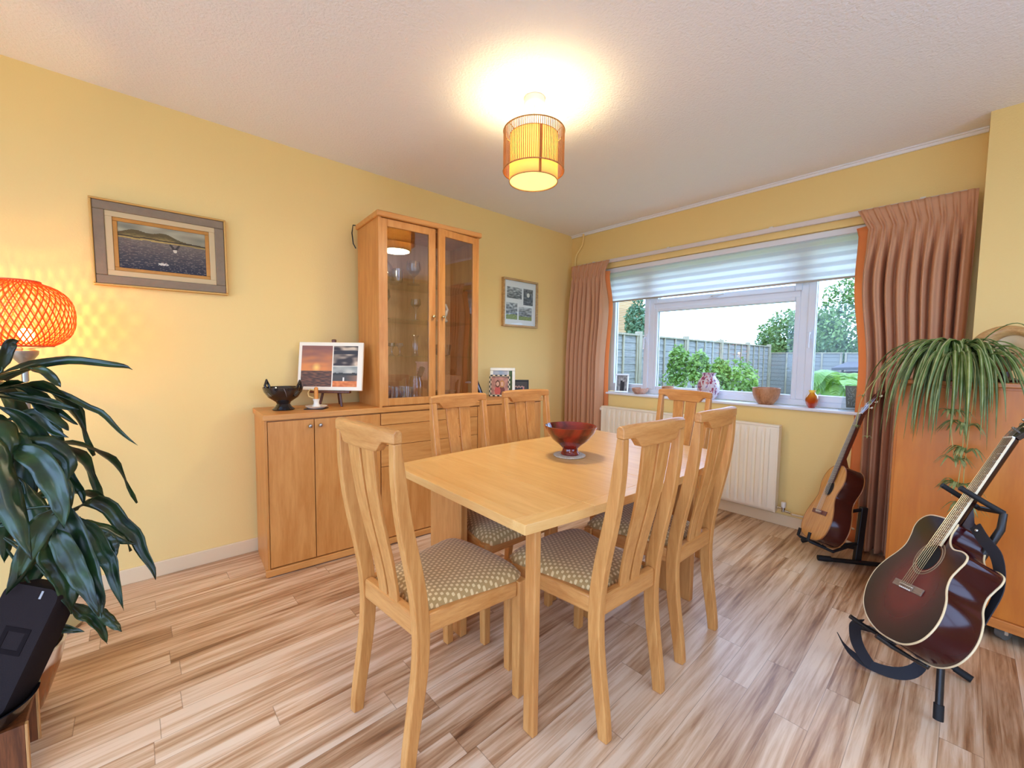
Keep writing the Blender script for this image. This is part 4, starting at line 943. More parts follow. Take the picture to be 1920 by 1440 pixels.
# ------------------------------------------------------------------ floor lamp with a woven shade
FLP = (0.27, -3.868)
def floor_lamp():
    r = thing('floor_lamp', 'floor lamp with a glowing orange woven globe shade at the left wall', 'lamp', (FLP[0], FLP[1], 0))
    MB().lathe([(0.13,0),(0.13,0.012),(0.02,0.025)], 32).build('base', M_STEEL, r, smooth=True)
    MB().tube([(0,0,0.02),(0,0,1.19)], 0.011, 14).build('pole', M_STEEL, r, smooth=True)
    MB().lathe([(0.011,1.165),(0.026,1.185),(0.042,1.21),(0.044,1.225),(0.030,1.232)], 24).build('neck_cup', plain('pewter', (176,160,136), 0.35, metal=0.6), r, smooth=True)
    R, zc, zb, zt = 0.158, 1.372, 1.246, 1.512
    strip = translucent('orange_cane', (226, 112, 40), 0.5, 0.6, (255, 120, 30)); n = 46
    def rad(z): return max(0.058, R*(max(0.0, 1-abs((z-zc)/0.1405)**2.5))**0.42)
    for s in (-1, 1):
        mb = MB()
        for k in range(n):
            pts = []
            for i in range(21):
                v = i/20; z = zb+(zt-zb)*(0.5-0.5*cos(pi*v)); a = 2*pi*k/n + s*v*1.05; q = rad(z)+s*0.0010
                pts.append((q*cos(a), q*sin(a), z))
            prev = None
            for i, p in enumerate(pts):
                p = Vector(p); t = Vector(pts[min(i+1,20)])-Vector(pts[max(i-1,0)]); nr = Vector((p.x,p.y,(p.z-zc)*0.8)).normalized(); sd = t.cross(nr).normalized()*0.0022
                row = (mb.bm.verts.new(p-sd), mb.bm.verts.new(p+sd))
                if prev: mb.bm.faces.new((prev[0], prev[1], row[1], row[0]))
                prev = row
        mb.build('woven_shade', strip, r, solid=0.0009)
    for z in (zb, zt): MB().tube([(rad(z)*cos(2*pi*k/48), rad(z)*sin(2*pi*k/48), z) for k in range(48)], 0.004, 8, closed=True).build('shade_ring', plain('cane_ring', (206,88,40), 0.6), r, smooth=True)
    for k in range(3): MB().tube([(0,0,1.23),(rad(zb)*cos(2.1*k),rad(zb)*sin(2.1*k),zb)], 0.002, 6).build('shade_arm', M_STEEL, r, smooth=True)
    MB().sphere((0.004,0.01,1.290), 0.024, 14, 10, (1,1,1.25)).build('bulb', emissive('amber_bulb', (255, 196, 110), 9.0), r, smooth=True)
    l = bpy.data.lights.new('floor_lamp_light', 'POINT'); l.energy = FLOORLAMP_W; l.color = (1.0, 0.64, 0.20); l.shadow_soft_size = 0.014
    o = bpy.data.objects.new('floor_lamp_light', l); COL.objects.link(o); o.location = (FLP[0]+0.004, FLP[1]+0.01, 1.345); o['kind'] = 'helper'
floor_lamp()
# ------------------------------------------------------------------ big dracaena in its pot
LEAVES = [
  ([[0.793,-3.886,1.105],[0.711,-3.87,1.125],[0.645,-3.819,1.166],[0.615,-3.777,1.181],[0.638,-3.706,1.192],[0.697,-3.613,1.179],[0.751,-3.555,1.169],[0.77,-3.535,1.157]],0.033),
  ([[0.651,-3.814,1.161],[0.692,-3.77,1.15],[0.721,-3.741,1.114],[0.734,-3.728,1.095]],0.029),
  ([[0.811,-3.868,1.093],[0.781,-3.825,1.105],[0.77,-3.764,1.093],[0.751,-3.713,1.063],[0.78,-3.657,1.021],[0.8,-3.622,0.998],[0.825,-3.585,0.942],[0.855,-3.556,0.906],[0.88,-3.53,0.88]],0.021),
  ([[0.781,-3.857,1.083],[0.766,-3.815,1.069],[0.772,-3.752,1.044],[0.783,-3.712,1.025],[0.812,-3.68,1.018]],0.028),
  ([[0.743,-3.866,1.117],[0.718,-3.82,1.105],[0.714,-3.784,1.064],[0.727,-3.745,1.014],[0.766,-3.705,0.975],[0.784,-3.687,0.96]],0.025),
  ([[0.756,-3.798,1.045],[0.779,-3.761,1.013],[0.805,-3.723,0.97],[0.821,-3.707,0.947]],0.030),
  ([[0.764,-3.854,0.992],[0.767,-3.79,1.009],[0.782,-3.763,0.967],[0.81,-3.735,0.94],[0.837,-3.707,0.925]],0.033),
  ([[0.904,-3.845,1.048],[0.901,-3.806,1.019],[0.896,-3.773,0.965],[0.89,-3.755,0.905],[0.894,-3.726,0.846],[0.908,-3.701,0.795],[0.921,-3.676,0.747],[0.928,-3.674,0.699]],0.048),
  ([[0.971,-3.716,0.696],[0.948,-3.681,0.707],[0.912,-3.66,0.714],[0.903,-3.614,0.675],[0.91,-3.583,0.61],[0.946,-3.547,0.567],[0.966,-3.531,0.509],[0.994,-3.506,0.45],[1.005,-3.499,0.406]],0.047),
  ([[0.955,-3.707,0.666],[0.95,-3.656,0.631],[0.949,-3.615,0.602],[0.959,-3.578,0.562],[0.975,-3.548,0.543]],0.041),
  ([[0.997,-3.688,0.685],[1.007,-3.653,0.635],[1.009,-3.628,0.555],[1.027,-3.612,0.516],[1.043,-3.601,0.447],[1.067,-3.584,0.356]],0.048),
  ([[0.993,-3.64,0.613],[0.996,-3.611,0.57],[1.011,-3.599,0.523]],0.040),
  ([[1.056,-3.734,0.779],[1.062,-3.716,0.737],[1.081,-3.688,0.662],[1.104,-3.67,0.591],[1.127,-3.651,0.519],[1.147,-3.635,0.458],[1.154,-3.633,0.395]],0.076),
  ([[1.076,-3.753,0.657],[1.079,-3.741,0.594],[1.087,-3.722,0.547],[1.105,-3.708,0.484],[1.119,-3.699,0.417]],0.082),
  ([[1.081,-3.73,0.685],[1.106,-3.708,0.637],[1.12,-3.685,0.561],[1.148,-3.66,0.491],[1.177,-3.637,0.411]],0.065),
  ([[1.084,-3.706,0.44],[1.08,-3.684,0.398],[1.078,-3.659,0.369],[1.086,-3.64,0.325],[1.09,-3.627,0.272]],0.041),
  ([[1.092,-3.642,0.4],[1.094,-3.627,0.37],[1.102,-3.606,0.335],[1.119,-3.59,0.312]],0.030),
  ([[1.048,-3.751,0.377],[1.049,-3.723,0.347],[1.066,-3.677,0.324]],0.024),
  ([[0.913,-3.841,0.987],[0.976,-3.808,0.909],[1.012,-3.796,0.782],[1.012,-3.808,0.66]],0.085),
  ([[0.964,-3.82,0.933],[1.063,-3.746,0.886],[1.118,-3.709,0.79],[1.132,-3.703,0.691]],0.074),
  ([[0.96,-3.843,0.895],[1.02,-3.819,0.756],[1.032,-3.837,0.593]],0.080),
  ([[1.038,-3.793,0.837],[1.092,-3.76,0.705],[1.084,-3.795,0.591],[1.057,-3.833,0.504]],0.070),
  ([[1.118,-3.713,0.758],[1.094,-3.761,0.682],[1.078,-3.806,0.552]],0.070),
  ([[0.938,-3.817,0.946],[0.982,-3.741,0.931],[1.014,-3.697,0.868],[1.013,-3.704,0.805]],0.058),
  ([[0.976,-3.829,1.156],[0.986,-3.813,1.22],[0.979,-3.802,1.251],[0.981,-3.785,1.256]],0.029),
  ([[1.011,-3.851,1.001],[1.065,-3.833,0.882],[1.118,-3.801,0.764],[1.177,-3.764,0.632]],0.077),
  ([[0.92,-3.784,0.878],[0.941,-3.738,0.804],[0.966,-3.718,0.735],[0.961,-3.73,0.656]],0.070),
  ([[0.903,-3.877,1.039],[0.953,-3.839,1.008],[0.994,-3.815,0.946],[1.01,-3.823,0.836]],0.065),
  ([[1.031,-3.75,0.589],[0.97,-3.792,0.52],[0.925,-3.835,0.437],[0.905,-3.862,0.386]],0.051),
]
def leaf_mat(name, c1, c2, rough=0.32, scale=14, tr=0.12):
    m, t, b, N, L = nt(name); setp(b, None, rough, spec=0.6); tc = N.new('ShaderNodeTexCoord')
    n = N.new('ShaderNodeTexNoise'); n.inputs['Scale'].default_value = scale; n.inputs['Detail'].default_value = 3; L.new(tc.outputs['Object'], n.inputs['Vector'])
    rp = N.new('ShaderNodeValToRGB'); e = rp.color_ramp.elements; e[0].position = 0.35; e[0].color = (*lin(c1),1); e[1].position = 0.72; e[1].color = (*lin(c2),1)
    L.new(n.outputs['Fac'], rp.inputs['Fac']); L.new(rp.outputs['Color'], b.inputs['Base Color'])
    tl = N.new('ShaderNodeBsdfTranslucent'); L.new(rp.outputs['Color'], tl.inputs[0]); mx = N.new('ShaderNodeMixShader'); mx.inputs[0].default_value = tr
    L.new(b.outputs[0], mx.inputs[1]); L.new(tl.outputs[0], mx.inputs[2]); L.new(mx.outputs[0], N['Material Output'].inputs['Surface']); return m
def dracaena():
    P0 = Vector((0.83, -3.915, 0.0))
    r = thing('dracaena', 'large dark green strap-leaved houseplant drooping over the left edge of the room', 'plant', P0)
    lm = leaf_mat('dracaena_leaf', (15, 34, 18), (44, 74, 36), 0.30, 16)
    rnd = random.Random(5)
    crowns = [Vector((0.94,-3.93,1.06)), Vector((0.99,-3.90,0.86)), Vector((1.02,-3.86,0.70))]
    for c in crowns:
        MB().tube([Vector((0.84,-3.91,0.2))-P0, (c+Vector((0.84,-3.93,0.3)))/2-P0, c-P0], [0.016,0.013,0.010], 10).build('cane', wood('dracaena_cane', (112,84,54),(70,50,32),'Z',0.8), r, smooth=True)
    mb = MB()
    for i, (pts, w) in enumerate(LEAVES):
        P = [Vector(p)-P0 for p in pts]
        c = min(crowns, key=lambda q: (q-P0-P[0]).length)-P0
        if (c-P[0]).length > 0.02:
            mid = c.lerp(P[0], 0.5)+Vector((0,0,0.025)); mb.tube(smooth_path([c, mid, P[0], P[0].lerp(P[1],0.3)], 8), 0.0032, 6)
        d = (P[-1]-P[0]).normalized(); cam = (Vector((2.936,-3.536,1.22))-P0-P[len(P)//2]).normalized()
        side = d.cross(cam); side = side+cam*rnd.uniform(-0.5,0.5)
        mb.leaf(P, w*(0.88 if w > 0.055 else 1.05), side, 6, 0.2*rnd.choice((-1,1)), 0.075, i)
    # back and far side of the crown
    for i in range(16):
        c = rnd.choice(crowns)-P0; a = rnd.uniform(radians(120), radians(310)); L = rnd.uniform(0.28,0.46); dx, dy = cos(a), sin(a)
        if P0.x+c.x+dx*L < 0.25: L = 0.22
        P = [c, c+Vector((dx*L*0.45,dy*L*0.45,0.05)), c+Vector((dx*L*0.8,dy*L*0.8,-0.04)), c+Vector((dx*L,dy*L,-0.24))]
        mb.leaf(P, rnd.uniform(0.05,0.075), Vector((-dy,dx,0)), 6, 0.2, 0.11, 90+i)
    mb.build('foliage', lm, r, smooth=True, sharp=80, solid=0.0006)
    m, t, b, N, L = nt('drip_glazed_pot'); setp(b, None, 0.2, coat=0.4); tc = N.new('ShaderNodeTexCoord')
    n = N.new('ShaderNodeTexNoise'); n.inputs['Scale'].default_value = 5.5; n.inputs['Detail'].default_value = 2; L.new(tc.outputs['Object'], n.inputs['Vector'])
    rp = N.new('ShaderNodeValToRGB'); e = rp.color_ramp.elements; e[0].position = 0.47; e[0].color = (*lin((236,226,206)),1); e[1].position = 0.53; e[1].color = (*lin((140,78,34)),1)
    L.new(n.outputs['Fac'], rp.inputs['Fac']); L.new(rp.outputs['Color'], b.inputs['Base Color'])
    MB().lathe([(0.105,0),(0.115,0.006),(0.135,0.06),(0.160,0.14),(0.172,0.20),(0.176,0.218),(0.168,0.220),(0.160,0.19),(0.12,0.03),(0,0.02)], 40, None, True, False).build('outer_pot', m, r, smooth=True)
    MB().lathe([(0.10,0.03),(0.152,0.20),(0.164,0.245),(0.158,0.247),(0.148,0.215)], 40, None, True, False).build('inner_pot', M_BLACK, r, smooth=True)
    MB().lathe([(0.0,0.21),(0.150,0.212)], 32, None, False, False).build('soil', plain('potting_soil', (44,32,24), 0.95, bump=0.8, bscale=50), r)
dracaena()

# ------------------------------------------------------------------ dark box in a black tray on a wooden stand, left foreground
def foreground_stand():
    X, Y = 1.10, -3.89
    r = thing('wooden_stand', 'low wooden stand with a pale ply edge at the bottom left corner', 'stand', (X, Y, 0), 0.0)
    mw = wood('dark_walnut_board', (122, 70, 36), (84, 44, 20), 'Z', 0.5); me = wood('pale_ply_edge', (206, 158, 100), (172, 122, 70), 'Z', 0.5)
    for x in (-0.085, 0.088):
        b_ = MB().box(x-0.008, x+0.008, -0.10, 0.095, 0, 0.170).build('side_board', mw, r, bevel=0.001)
        MB().box(x-0.008, x+0.008, 0.0952, 0.101, 0, 0.170).build('ply_edge', me, b_, bevel=0.001)
    MB().box(-0.077, 0.080, -0.10, 0.095, 0.148, 0.166).build('shelf', mw, r, bevel=0.001)
    t = thing('tray', 'black round-rimmed plastic tray on the wooden stand', 'tray', (1.105, -3.895, 0.1702), radians(20))
    def el(a, b, z): return [Vector((a*cos(2*pi*k/40), b*sin(2*pi*k/40), z)) for k in range(40)]
    mb = MB().loft([el(0.075,0.065,0), el(0.11,0.095,0.012), el(0.133,0.118,0.052), el(0.137,0.122,0.058), el(0.128,0.113,0.056), el(0.104,0.089,0.018), el(0.02,0.02,0.012)], caps=True)
    mb.build('tray', plain('gloss_black_plastic', (14,13,15), 0.22, coat=0.3), t, smooth=True)
    s = thing('speaker', 'dark brown-black box speaker tilted back in the black tray', 'speaker', M=Matrix.Translation((1.092, -3.880, 0.196)) @ basis((0,0,0), (0.62,0.78,0), (0,0,1), (0.78,-0.62,0)) @ Matrix.Rotation(radians(-13), 4, 'Z') @ Matrix.Rotation(radians(-20), 4, 'X'))
    mb = MB(); w, h, d = 0.080, 0.335, 0.040
    def rr(sx, z0): 
        out = []
        for cx, cy, a0 in ((sx-0.03, 0.03, -90), (sx-0.03, h-0.03, 0), (-sx+0.03, h-0.03, 90), (-sx+0.03, 0.03, 180)):
            out += [Vector((cx+0.03*cos(radians(a0+k*15)), cy+0.03*sin(radians(a0+k*15)), z0)) for k in range(7)]
        return out
    mb.loft([rr(w*0.94,-d), rr(w,-d+0.008), rr(w,d-0.008), rr(w*0.94,d)])
    mb.build('cabinet', plain('speaker_cloth', (34,25,24), 0.9, bump=0.2, bscale=400, spec=0.15), s, smooth=True)
    frame_bars(MB(), 0.070, 0.070, 0.012, d, d+0.0012, Matrix.Translation((0.012,0.19,0))).build('badge', plain('dark_badge', (20,10,9), 0.8, spec=0.1), s)
    MB().box(-0.003, 0.003, 0.30, 0.322, d, d+0.001, Matrix.Translation((0.028,0.005,0))).build('indicator', plain('grey_mark', (150,142,136), 0.5), s)
    MB().box(-w-0.002, -w+0.0005, 0.06, 0.30, -0.02, 0.02).build('side_panel', M_BLACK, s, bevel=0.0005)
foreground_stand()

# ------------------------------------------------------------------ tall cabinet on castors, right
TC_A = radians(-7.6)
TCM = Matrix.Translation((2.704, -0.722, 0)) @ Matrix.Rotation(TC_A, 4, 'Z')
def tall_cabinet():
    r = thing('tall_cabinet', 'tall orange-brown veneered cabinet on castors at the right, its plain back facing the room', 'cabinet', M=TCM)
    W, D, T = 1.30, 0.43, 1.118
    mf = wood('orange_veneer', (214, 132, 46), (196, 112, 34), 'Z', 0.34, 7, 2.0, fine=0.3)
    MB().box(0, W, 0.006, D, 0.062, T).build('carcass', mf, r, bevel=0.002)
    MB().box(0.012, W-0.012, 0.0, 0.006, 0.110, T-0.012).build('back_panel', mf, r, bevel=0.001)
    MB().box(-0.004, W+0.004, -0.006, D, 0.062, 0.105).build('plinth', wood('orange_plinth', (208, 132, 60), (182, 106, 42), 'X', 0.4, 7, 2.0), r, bevel=0.003)
    MB().box(-0.008, W+0.01, -0.010, D, T, T+0.020).build('top', wood('orange_top', (210, 136, 62), (184, 108, 44), 'X', 0.3, 7, 2.0), r, bevel=0.003)
    for x, y in ((0.40, 0.06), (W-0.06, 0.06), (0.40, D-0.06), (W-0.06, D-0.06)):
        c = MB().lathe([(0.020,-0.012),(0.030,-0.012),(0.030,0.012),(0.020,0.012)], 24, Matrix.Translation((x,y,0.030)) @ Matrix.Rotation(radians(60),4,'Z') @ Matrix.Rotation(radians(90),4,'X')).build('castor', plain('grey_castor', (112,110,104), 0.4), r, smooth=True)
        MB().box(-0.016,0.016,-0.016,0.016,0.024,0.0618,Matrix.Translation((x,y,0))).build('castor_housing', plain('beige_housing', (196,176,150), 0.5), c, bevel=0.004)
tall_cabinet()

# spider plant on the cabinet
def spider_plant():
    P0 = TCM @ Vector((0.185, 0.10, 1.1382))
    r = thing('spider_plant', 'spider plant with striped arching leaves spilling over the tall cabinet', 'plant', P0)
    MB().lathe([(0.055,0),(0.060,0.004),(0.082,0.085),(0.086,0.105),(0.080,0.105),(0.074,0.09),(0,0.08)], 32, None, True, False).build('pot', plain('cream_pot', (206,190,150), 0.4), r, smooth=True)
    rnd = random.Random(11); cols = [leaf_mat('spider_green', (84,112,44), (134,156,74), 0.4, 20, 0.25), leaf_mat('spider_pale', (150,164,100), (206,212,152), 0.4, 20, 0.25)]
    mbs = [MB(), MB()]
    def blade(P, w, seed):
        d = Vector(P[-1])-Vector(P[0]); side = d.cross(Vector((0,0,1))); 
        if side.length < 1e-3: side = Vector((1,0,0))
        mbs[0].leaf(P, w, side, 4, 0.22, 0, seed); mbs[1].leaf([Vector(p)+Vector((0,0,0.0016)) for p in P], w*0.30, side, 2, 0.1, 0, seed)
    for i in range(170):
        a = rnd.uniform(0, 2*pi) if i % 3 == 0 else rnd.gauss(radians(245), radians(58)); L = rnd.uniform(0.20, 0.36); dx, dy = cos(a), sin(a)
        b_ = Vector((rnd.uniform(-0.035,0.035), rnd.uniform(-0.035,0.035), 0.095)); up = rnd.uniform(0.02, 0.10)
        reach = L*rnd.uniform(0.55, 0.9); drop = rnd.uniform(0.14, 0.40)*(1.0 if reach > 0.16 else 0.6)
        if dy > 0.3: reach *= 0.6; drop = min(drop, 0.14)
        P = [b_, b_+Vector((dx*reach*0.35,dy*reach*0.35,up)), b_+Vector((dx*reach*0.72,dy*reach*0.72,up*0.7)), b_+Vector((dx*reach,dy*reach,up*0.3-drop*0.45)), b_+Vector((dx*reach*1.08,dy*reach*1.08,-drop))]
        if dy < -0.2 or dx < -0.75: pass
        else:
            for q in P:
                q.z = max(q.z, 0.012)
        blade(P, rnd.uniform(0.010, 0.019), i)
    # leaves reaching up and right past the carving
    blade([(0.02,-0.02,0.10),(0.10,-0.04,0.22),(0.17,-0.05,0.26),(0.22,-0.06,0.20),(0.235,-0.07,0.06)], 0.011, 301)
    blade([(0.02,0,0.10),(0.12,-0.08,0.16),(0.20,-0.13,0.12),(0.25,-0.17,-0.02),(0.262,-0.18,-0.15)], 0.012, 302)
    mbs[0].build('foliage', cols[0], r, smooth=True, solid=0.0005); mbs[1].build('pale_stripe', cols[1], r, smooth=True, solid=0.0004)
    m_run = plain('runner_stem', (176,164,96), 0.6); m_pl = leaf_mat('plantlet_leaf', (96,116,52), (190,196,130), 0.4, 30, 0.25)
    def runner(P, tip_n, sc, seed):
        P = smooth_path([Vector(p) for p in P], 16); q = random.Random(seed); ru = MB().tube(P, 0.0016, 6).build('runner', m_run, r, smooth=True)
        for c in (P[-1], P[11]):
            pl = MB()
            for k in range(tip_n):
                a = q.uniform(0, 2*pi); L = sc*q.uniform(0.6, 1.1)
                pl.leaf([c, c+Vector((cos(a)*L*0.5, sin(a)*L*0.5, L*0.35)), c+Vector((cos(a)*L, sin(a)*L, -L*0.25))], 0.007*sc/0.05, Vector((-sin(a),cos(a),0)), 2, 0.2, 0, k)
            pl.build('plantlet', m_pl, ru, smooth=True, solid=0.0005)
    # long runner hanging in front of the cabinet back, plantlets at its end
    runner([(0.0,-0.06,0.10),(-0.02,-0.16,0.12),(-0.005,-0.185,0.02),(0.0,-0.185,-0.20),(0.02,-0.19,-0.36)], 12, 0.075, 1)
    runner([(0.0,-0.06,0.10),(0.02,-0.15,0.11),(0.035,-0.175,0.02),(0.04,-0.18,-0.28),(0.035,-0.20,-0.47)], 16, 0.085, 2)
    runner([(0.02,-0.05,0.10),(0.05,-0.16,0.10),(0.06,-0.185,-0.02),(0.05,-0.185,-0.40),(0.06,-0.20,-0.56)], 14, 0.075, 3)
    # runners to the left of the cabinet with tiny white flowers
    runner([(-0.05,-0.03,0.10),(-0.19,-0.10,0.10),(-0.275,-0.13,-0.02),(-0.290,-0.14,-0.16),(-0.290,-0.14,-0.30)], 6, 0.026, 4)
    runner([(-0.05,-0.03,0.10),(-0.18,-0.09,0.12),(-0.285,-0.12,-0.02),(-0.325,-0.13,-0.12),(-0.335,-0.14,-0.25)], 6, 0.026, 5)
spider_plant()
# carved wooden ring ornament
def ornament():
    p = TCM @ Vector((0.325, 0.19, 1.1382))
    r = thing('carved_ornament', 'pale turned wooden dish standing on edge behind the spider plant', 'ornament', p)
    MB().lathe([(0.05,0),(0.055,0.01),(0.02,0.022),(0.016,0.05)], 24).build('foot', plain('dark_foot', (70,36,24), 0.4), r, smooth=True)
    ax = Vector((-0.42,-0.86,0.30)).normalized(); X = ax.cross(Vector((0,0,1))).normalized(); M = Matrix.Translation((0.0,-0.005,0.158)) @ basis((0,0,0), X, ax.cross(X), ax)
    ring = []
    n = 44
    for k in range(n):
        a = 2*pi*k/n; w = 0.030+0.012*cos(a-0.6); cr = Vector((0.086*cos(a), 0.080*sin(a), 0))
        ring.append([M @ (cr + Vector((cos(a),sin(a),0))*(w*cos(b)) + Vector((0,0,1))*(w*1.15*sin(b))) for b in [2*pi*j/14 for j in range(14)]])
    MB().loft(ring, closed=True).build('rim', wood('pale_turned_wood', (214,172,112), (176,126,70), 'X', 0.35, 5, 8), r, smooth=True)
    MB().lathe([(0.084,0.004),(0.060,-0.012),(0.001,-0.020)], 40, M, False, False).build('hollow', plain('cream_hollow', (236,214,172), 0.35, var=0.08, vscale=12), r, smooth=True, solid=0.006)
ornament()
# ------------------------------------------------------------------ guitars (local x across, y along the neck, z out of the soundboard)
def outline(pts, n=150):
    P = [Vector((p[0], p[1], 0)) for p in pts]; m = len(P); out = []
    for i in range(n):
        x = i/n*m; k = int(x); t = x-k; a,b,c,d = P[(k-1)%m],P[k%m],P[(k+1)%m],P[(k+2)%m]
        q = 0.5*((2*b)+(c-a)*t+(2*a-5*b+4*c-d)*t*t+(3*b-a-3*c+d)*t**3); out.append((q.x, q.y))
    return out
def guitar(name, label, O, R, shape, depth, m_top, m_side, m_neck, m_board, m_bind, hole, hr, fret_end, nut_w, end_w, nfret, scale, bridge, slotted, rosette):
    M = Matrix(((R[0],R[1],R[2],O[0]),(R[3],R[4],R[5],O[1]),(R[6],R[7],R[8],O[2]),(0,0,0,1)))
    r = thing(name, label, 'guitar', M=M)
    ol = outline(shape)
    body = MB()
    def ring(z, k): 
        c = (0.0, 0.05); return [Vector((c[0]+(x-c[0])*k, c[1]+(y-c[1])*k, z)) for x, y in ol]
    body.loft([ring(-depth,0.985), ring(-depth+0.004,1.0), ring(-0.004,1.0), ring(-0.001,0.996)]).build('body', m_side, r, smooth=True, sharp=50)
    MB().loft([ring(-0.0009,0.992), ring(0.0006,0.990)]).build('soundboard', m_top, r, smooth=True, sharp=40)
    for z in (-0.001, -depth+0.003):
        MB().tube([Vector((x*0.999, 0.05+(y-0.05)*0.999, z)) for x, y in ol], 0.0030, 8, closed=True).build('binding', m_bind, r, smooth=True)
    MB().lathe([(hr,0.0007),(hr,0.0012),(0.001,0.0012)], 48, Matrix.Translation((0,hole,0)), False, False).build('sound_hole', plain(name+'_hole_dark', (10,6,5), 0.9), r)
    for q, t, mm in rosette: MB().tube([(q*cos(2*pi*k/64), hole+q*sin(2*pi*k/64), 0.0012) for k in range(64)], t, 6, closed=True).build('rosette', mm, r, smooth=True)
    # neck and heel
    nt_, ne = scale, 0.275
    MB().loft([[Vector((x*w, y, z)) for x, z in ((-1,0.004),(-0.85,-0.010),(-0.4,-0.0165),(0.4,-0.0165),(0.85,-0.010),(1,0.004))] for y, w in ((ne,end_w*0.94),(scale-0.02,nut_w),(scale,nut_w))]).build('neck', m_neck, r, smooth=True, sharp=45)
    MB().loft([[Vector((s*w, y, z)) for s, y in ((-1,ne+0.0),(1,ne+0.0),(0.8,ne+l),(-0.8,ne+l))] for z, w, l in ((-0.012,0.024,0.085),(-0.04,0.020,0.040),(-0.072,0.017,0.024),(-0.092,0.013,0.016))]).build('heel', m_neck, r, smooth=True, sharp=60)
    fb = MB().loft([[Vector((-w,y,0.0042)),Vector((w,y,0.0042)),Vector((w,y,0.0105)),Vector((-w,y,0.0105))] for y, w in ((fret_end,end_w),(scale,nut_w))]).build('fretboard', m_board, r, bevel=0.0006)
    wy = lambda y: end_w+(nut_w-end_w)*(y-fret_end)/(scale-fret_end)
    fm = plain(name+'_fret', (222,216,200), 0.25, metal=0.8)
    for k in range(1, nfret+1):
        y = scale*2**(-k/12); 
        if y < fret_end+0.004: break
        MB().box(-wy(y), wy(y), y-0.0010, y+0.0010, 0.0103, 0.0118).build('fret', fm, fb)
    if not slotted:
        for k in (3,5,7,9,12,15,17):
            y = scale*(2**(-k/12)+2**(-(k-1)/12))/2
            for x in ((-0.012,0.012) if k == 12 else (0,)): MB().lathe([(0.0028,0.0104),(0.0028,0.0108),(0.0005,0.0109)], 12, Matrix.Translation((x,y,0)), False, True).build('inlay', M_WHITE, fb)
        for s in (-1,1): MB().loft([[Vector((s*w-0.0022*(s>0)-0.0*(s<0),y,0.0036)),Vector((s*w+0.0022*(s<0),y,0.0036)),Vector((s*w+0.0022*(s<0),y,0.0109)),Vector((s*w-0.0022*(s>0),y,0.0109))] for y, w in ((fret_end,end_w+0.0004),(scale,nut_w+0.0004))]).build('edge_binding', m_bind, fb)
    MB().box(-nut_w, nut_w, scale, scale+0.005, 0.004, 0.0135).build('nut', M_WHITE, r, bevel=0.001)
    # headstock, tilted back
    HM = Matrix.Translation((0,scale+0.005,0.004)) @ Matrix.Rotation(radians(-14),4,'X'); hl = 0.185
    poly = [(-nut_w,0),(-0.034,0.035),(-0.037,hl-0.01),(-0.018,hl),(0,hl+0.006),(0.018,hl),(0.037,hl-0.01),(0.034,0.035),(nut_w,0)]
    hs = MB().prism(poly, -0.015, 0.0, HM).build('headstock', plain(name+'_head', (38,20,16), 0.25, coat=0.3) if not slotted else m_neck, r, bevel=0.0015)
    for s in (-1,1):
        for k in range(3):
            y = 0.045+0.045*k
            if slotted: 
                if s > 0: pass
                MB().box(s*0.018-0.005, s*0.018+0.005, y-0.016, y+0.016, -0.0152, 0.0003, HM).build('slot', plain(name+'_slot', (18,12,10), 0.8), hs)
            else: MB().lathe([(0.005,0),(0.005,0.012),(0.003,0.014)], 12, HM @ Matrix.Translation((s*0.024,y,0))).build('post', M_CHROME, hs, smooth=True)
            MB().tube([HM @ Vector((s*0.036,y,-0.008)), HM @ Vector((s*0.050,y,-0.009))], 0.0028, 8).sphere(HM @ Vector((s*0.056,y,-0.009)), 0.0085, 12, 8, (1,0.9,0.55)).build('tuning_peg', M_CHROME if not slotted else plain('pearl_peg', (226,214,190), 0.3), hs, smooth=True)
    # bridge, saddle, strings
    bw, bh, mb_ = bridge
    br = MB().box(-bw, bw, -bh, bh*0.8, 0.0008, 0.0055).box(-bw*0.45, bw*0.45, -bh*0.9, bh*0.7, 0.0055, 0.0082).build('bridge', mb_, r, bevel=0.002)
    MB().box(-0.037, 0.037, -0.0012, 0.0016, 0.008, 0.0115).build('saddle', M_WHITE, br)
    for k in range(6):
        q = (k-2.5)/2.5
        if not slotted: MB().sphere((q*0.029,-0.012,0.0085), 0.0032, 10, 6).build('bridge_pin', M_WHITE, br, smooth=True)
        MB().tube([(q*0.029,-0.008,0.0085),(q*0.0285,0,0.0120),(q*(nut_w-0.004),scale+0.002,0.0135),(q*0.020,scale+0.05,0.006)], 0.0006+0.0001*(5-k), 5).build('string', M_STEEL if not slotted else plain('nylon', (206,196,176), 0.3), r)
    return r, M
def burst_mat():
    m, t, b, N, L = nt('red_burst_lacquer'); setp(b, None, 0.10, coat=0.0, spec=0.35); tc = N.new('ShaderNodeTexCoord')
    mp = N.new('ShaderNodeMapping'); mp.inputs['Location'].default_value = (0,-0.02,0); mp.inputs['Scale'].default_value = (3.9,3.6,0.0); L.new(tc.outputs['Object'], mp.inputs[0])
    ln = N.new('ShaderNodeVectorMath'); ln.operation = 'LENGTH'; L.new(mp.outputs[0], ln.inputs[0])
    rp = N.new('ShaderNodeValToRGB'); e = rp.color_ramp.elements; e[0].position = 0.30; e[0].color = (*lin((104,24,26)),1); e[1].position = 0.95; e[1].color = (*lin((14,7,8)),1)
    x = e.new(0.62); x.color = (*lin((58,14,17)),1)
    L.new(ln.outputs['Value'], rp.inputs['Fac']); L.new(rp.outputs['Color'], b.inputs['Base Color']); return m
IVORY = plain('ivory_binding', (226, 204, 160), 0.35)
ROSE = wood('rosewood', (120, 84, 62), (78, 48, 34), 'Y', 0.4, 10, 9)
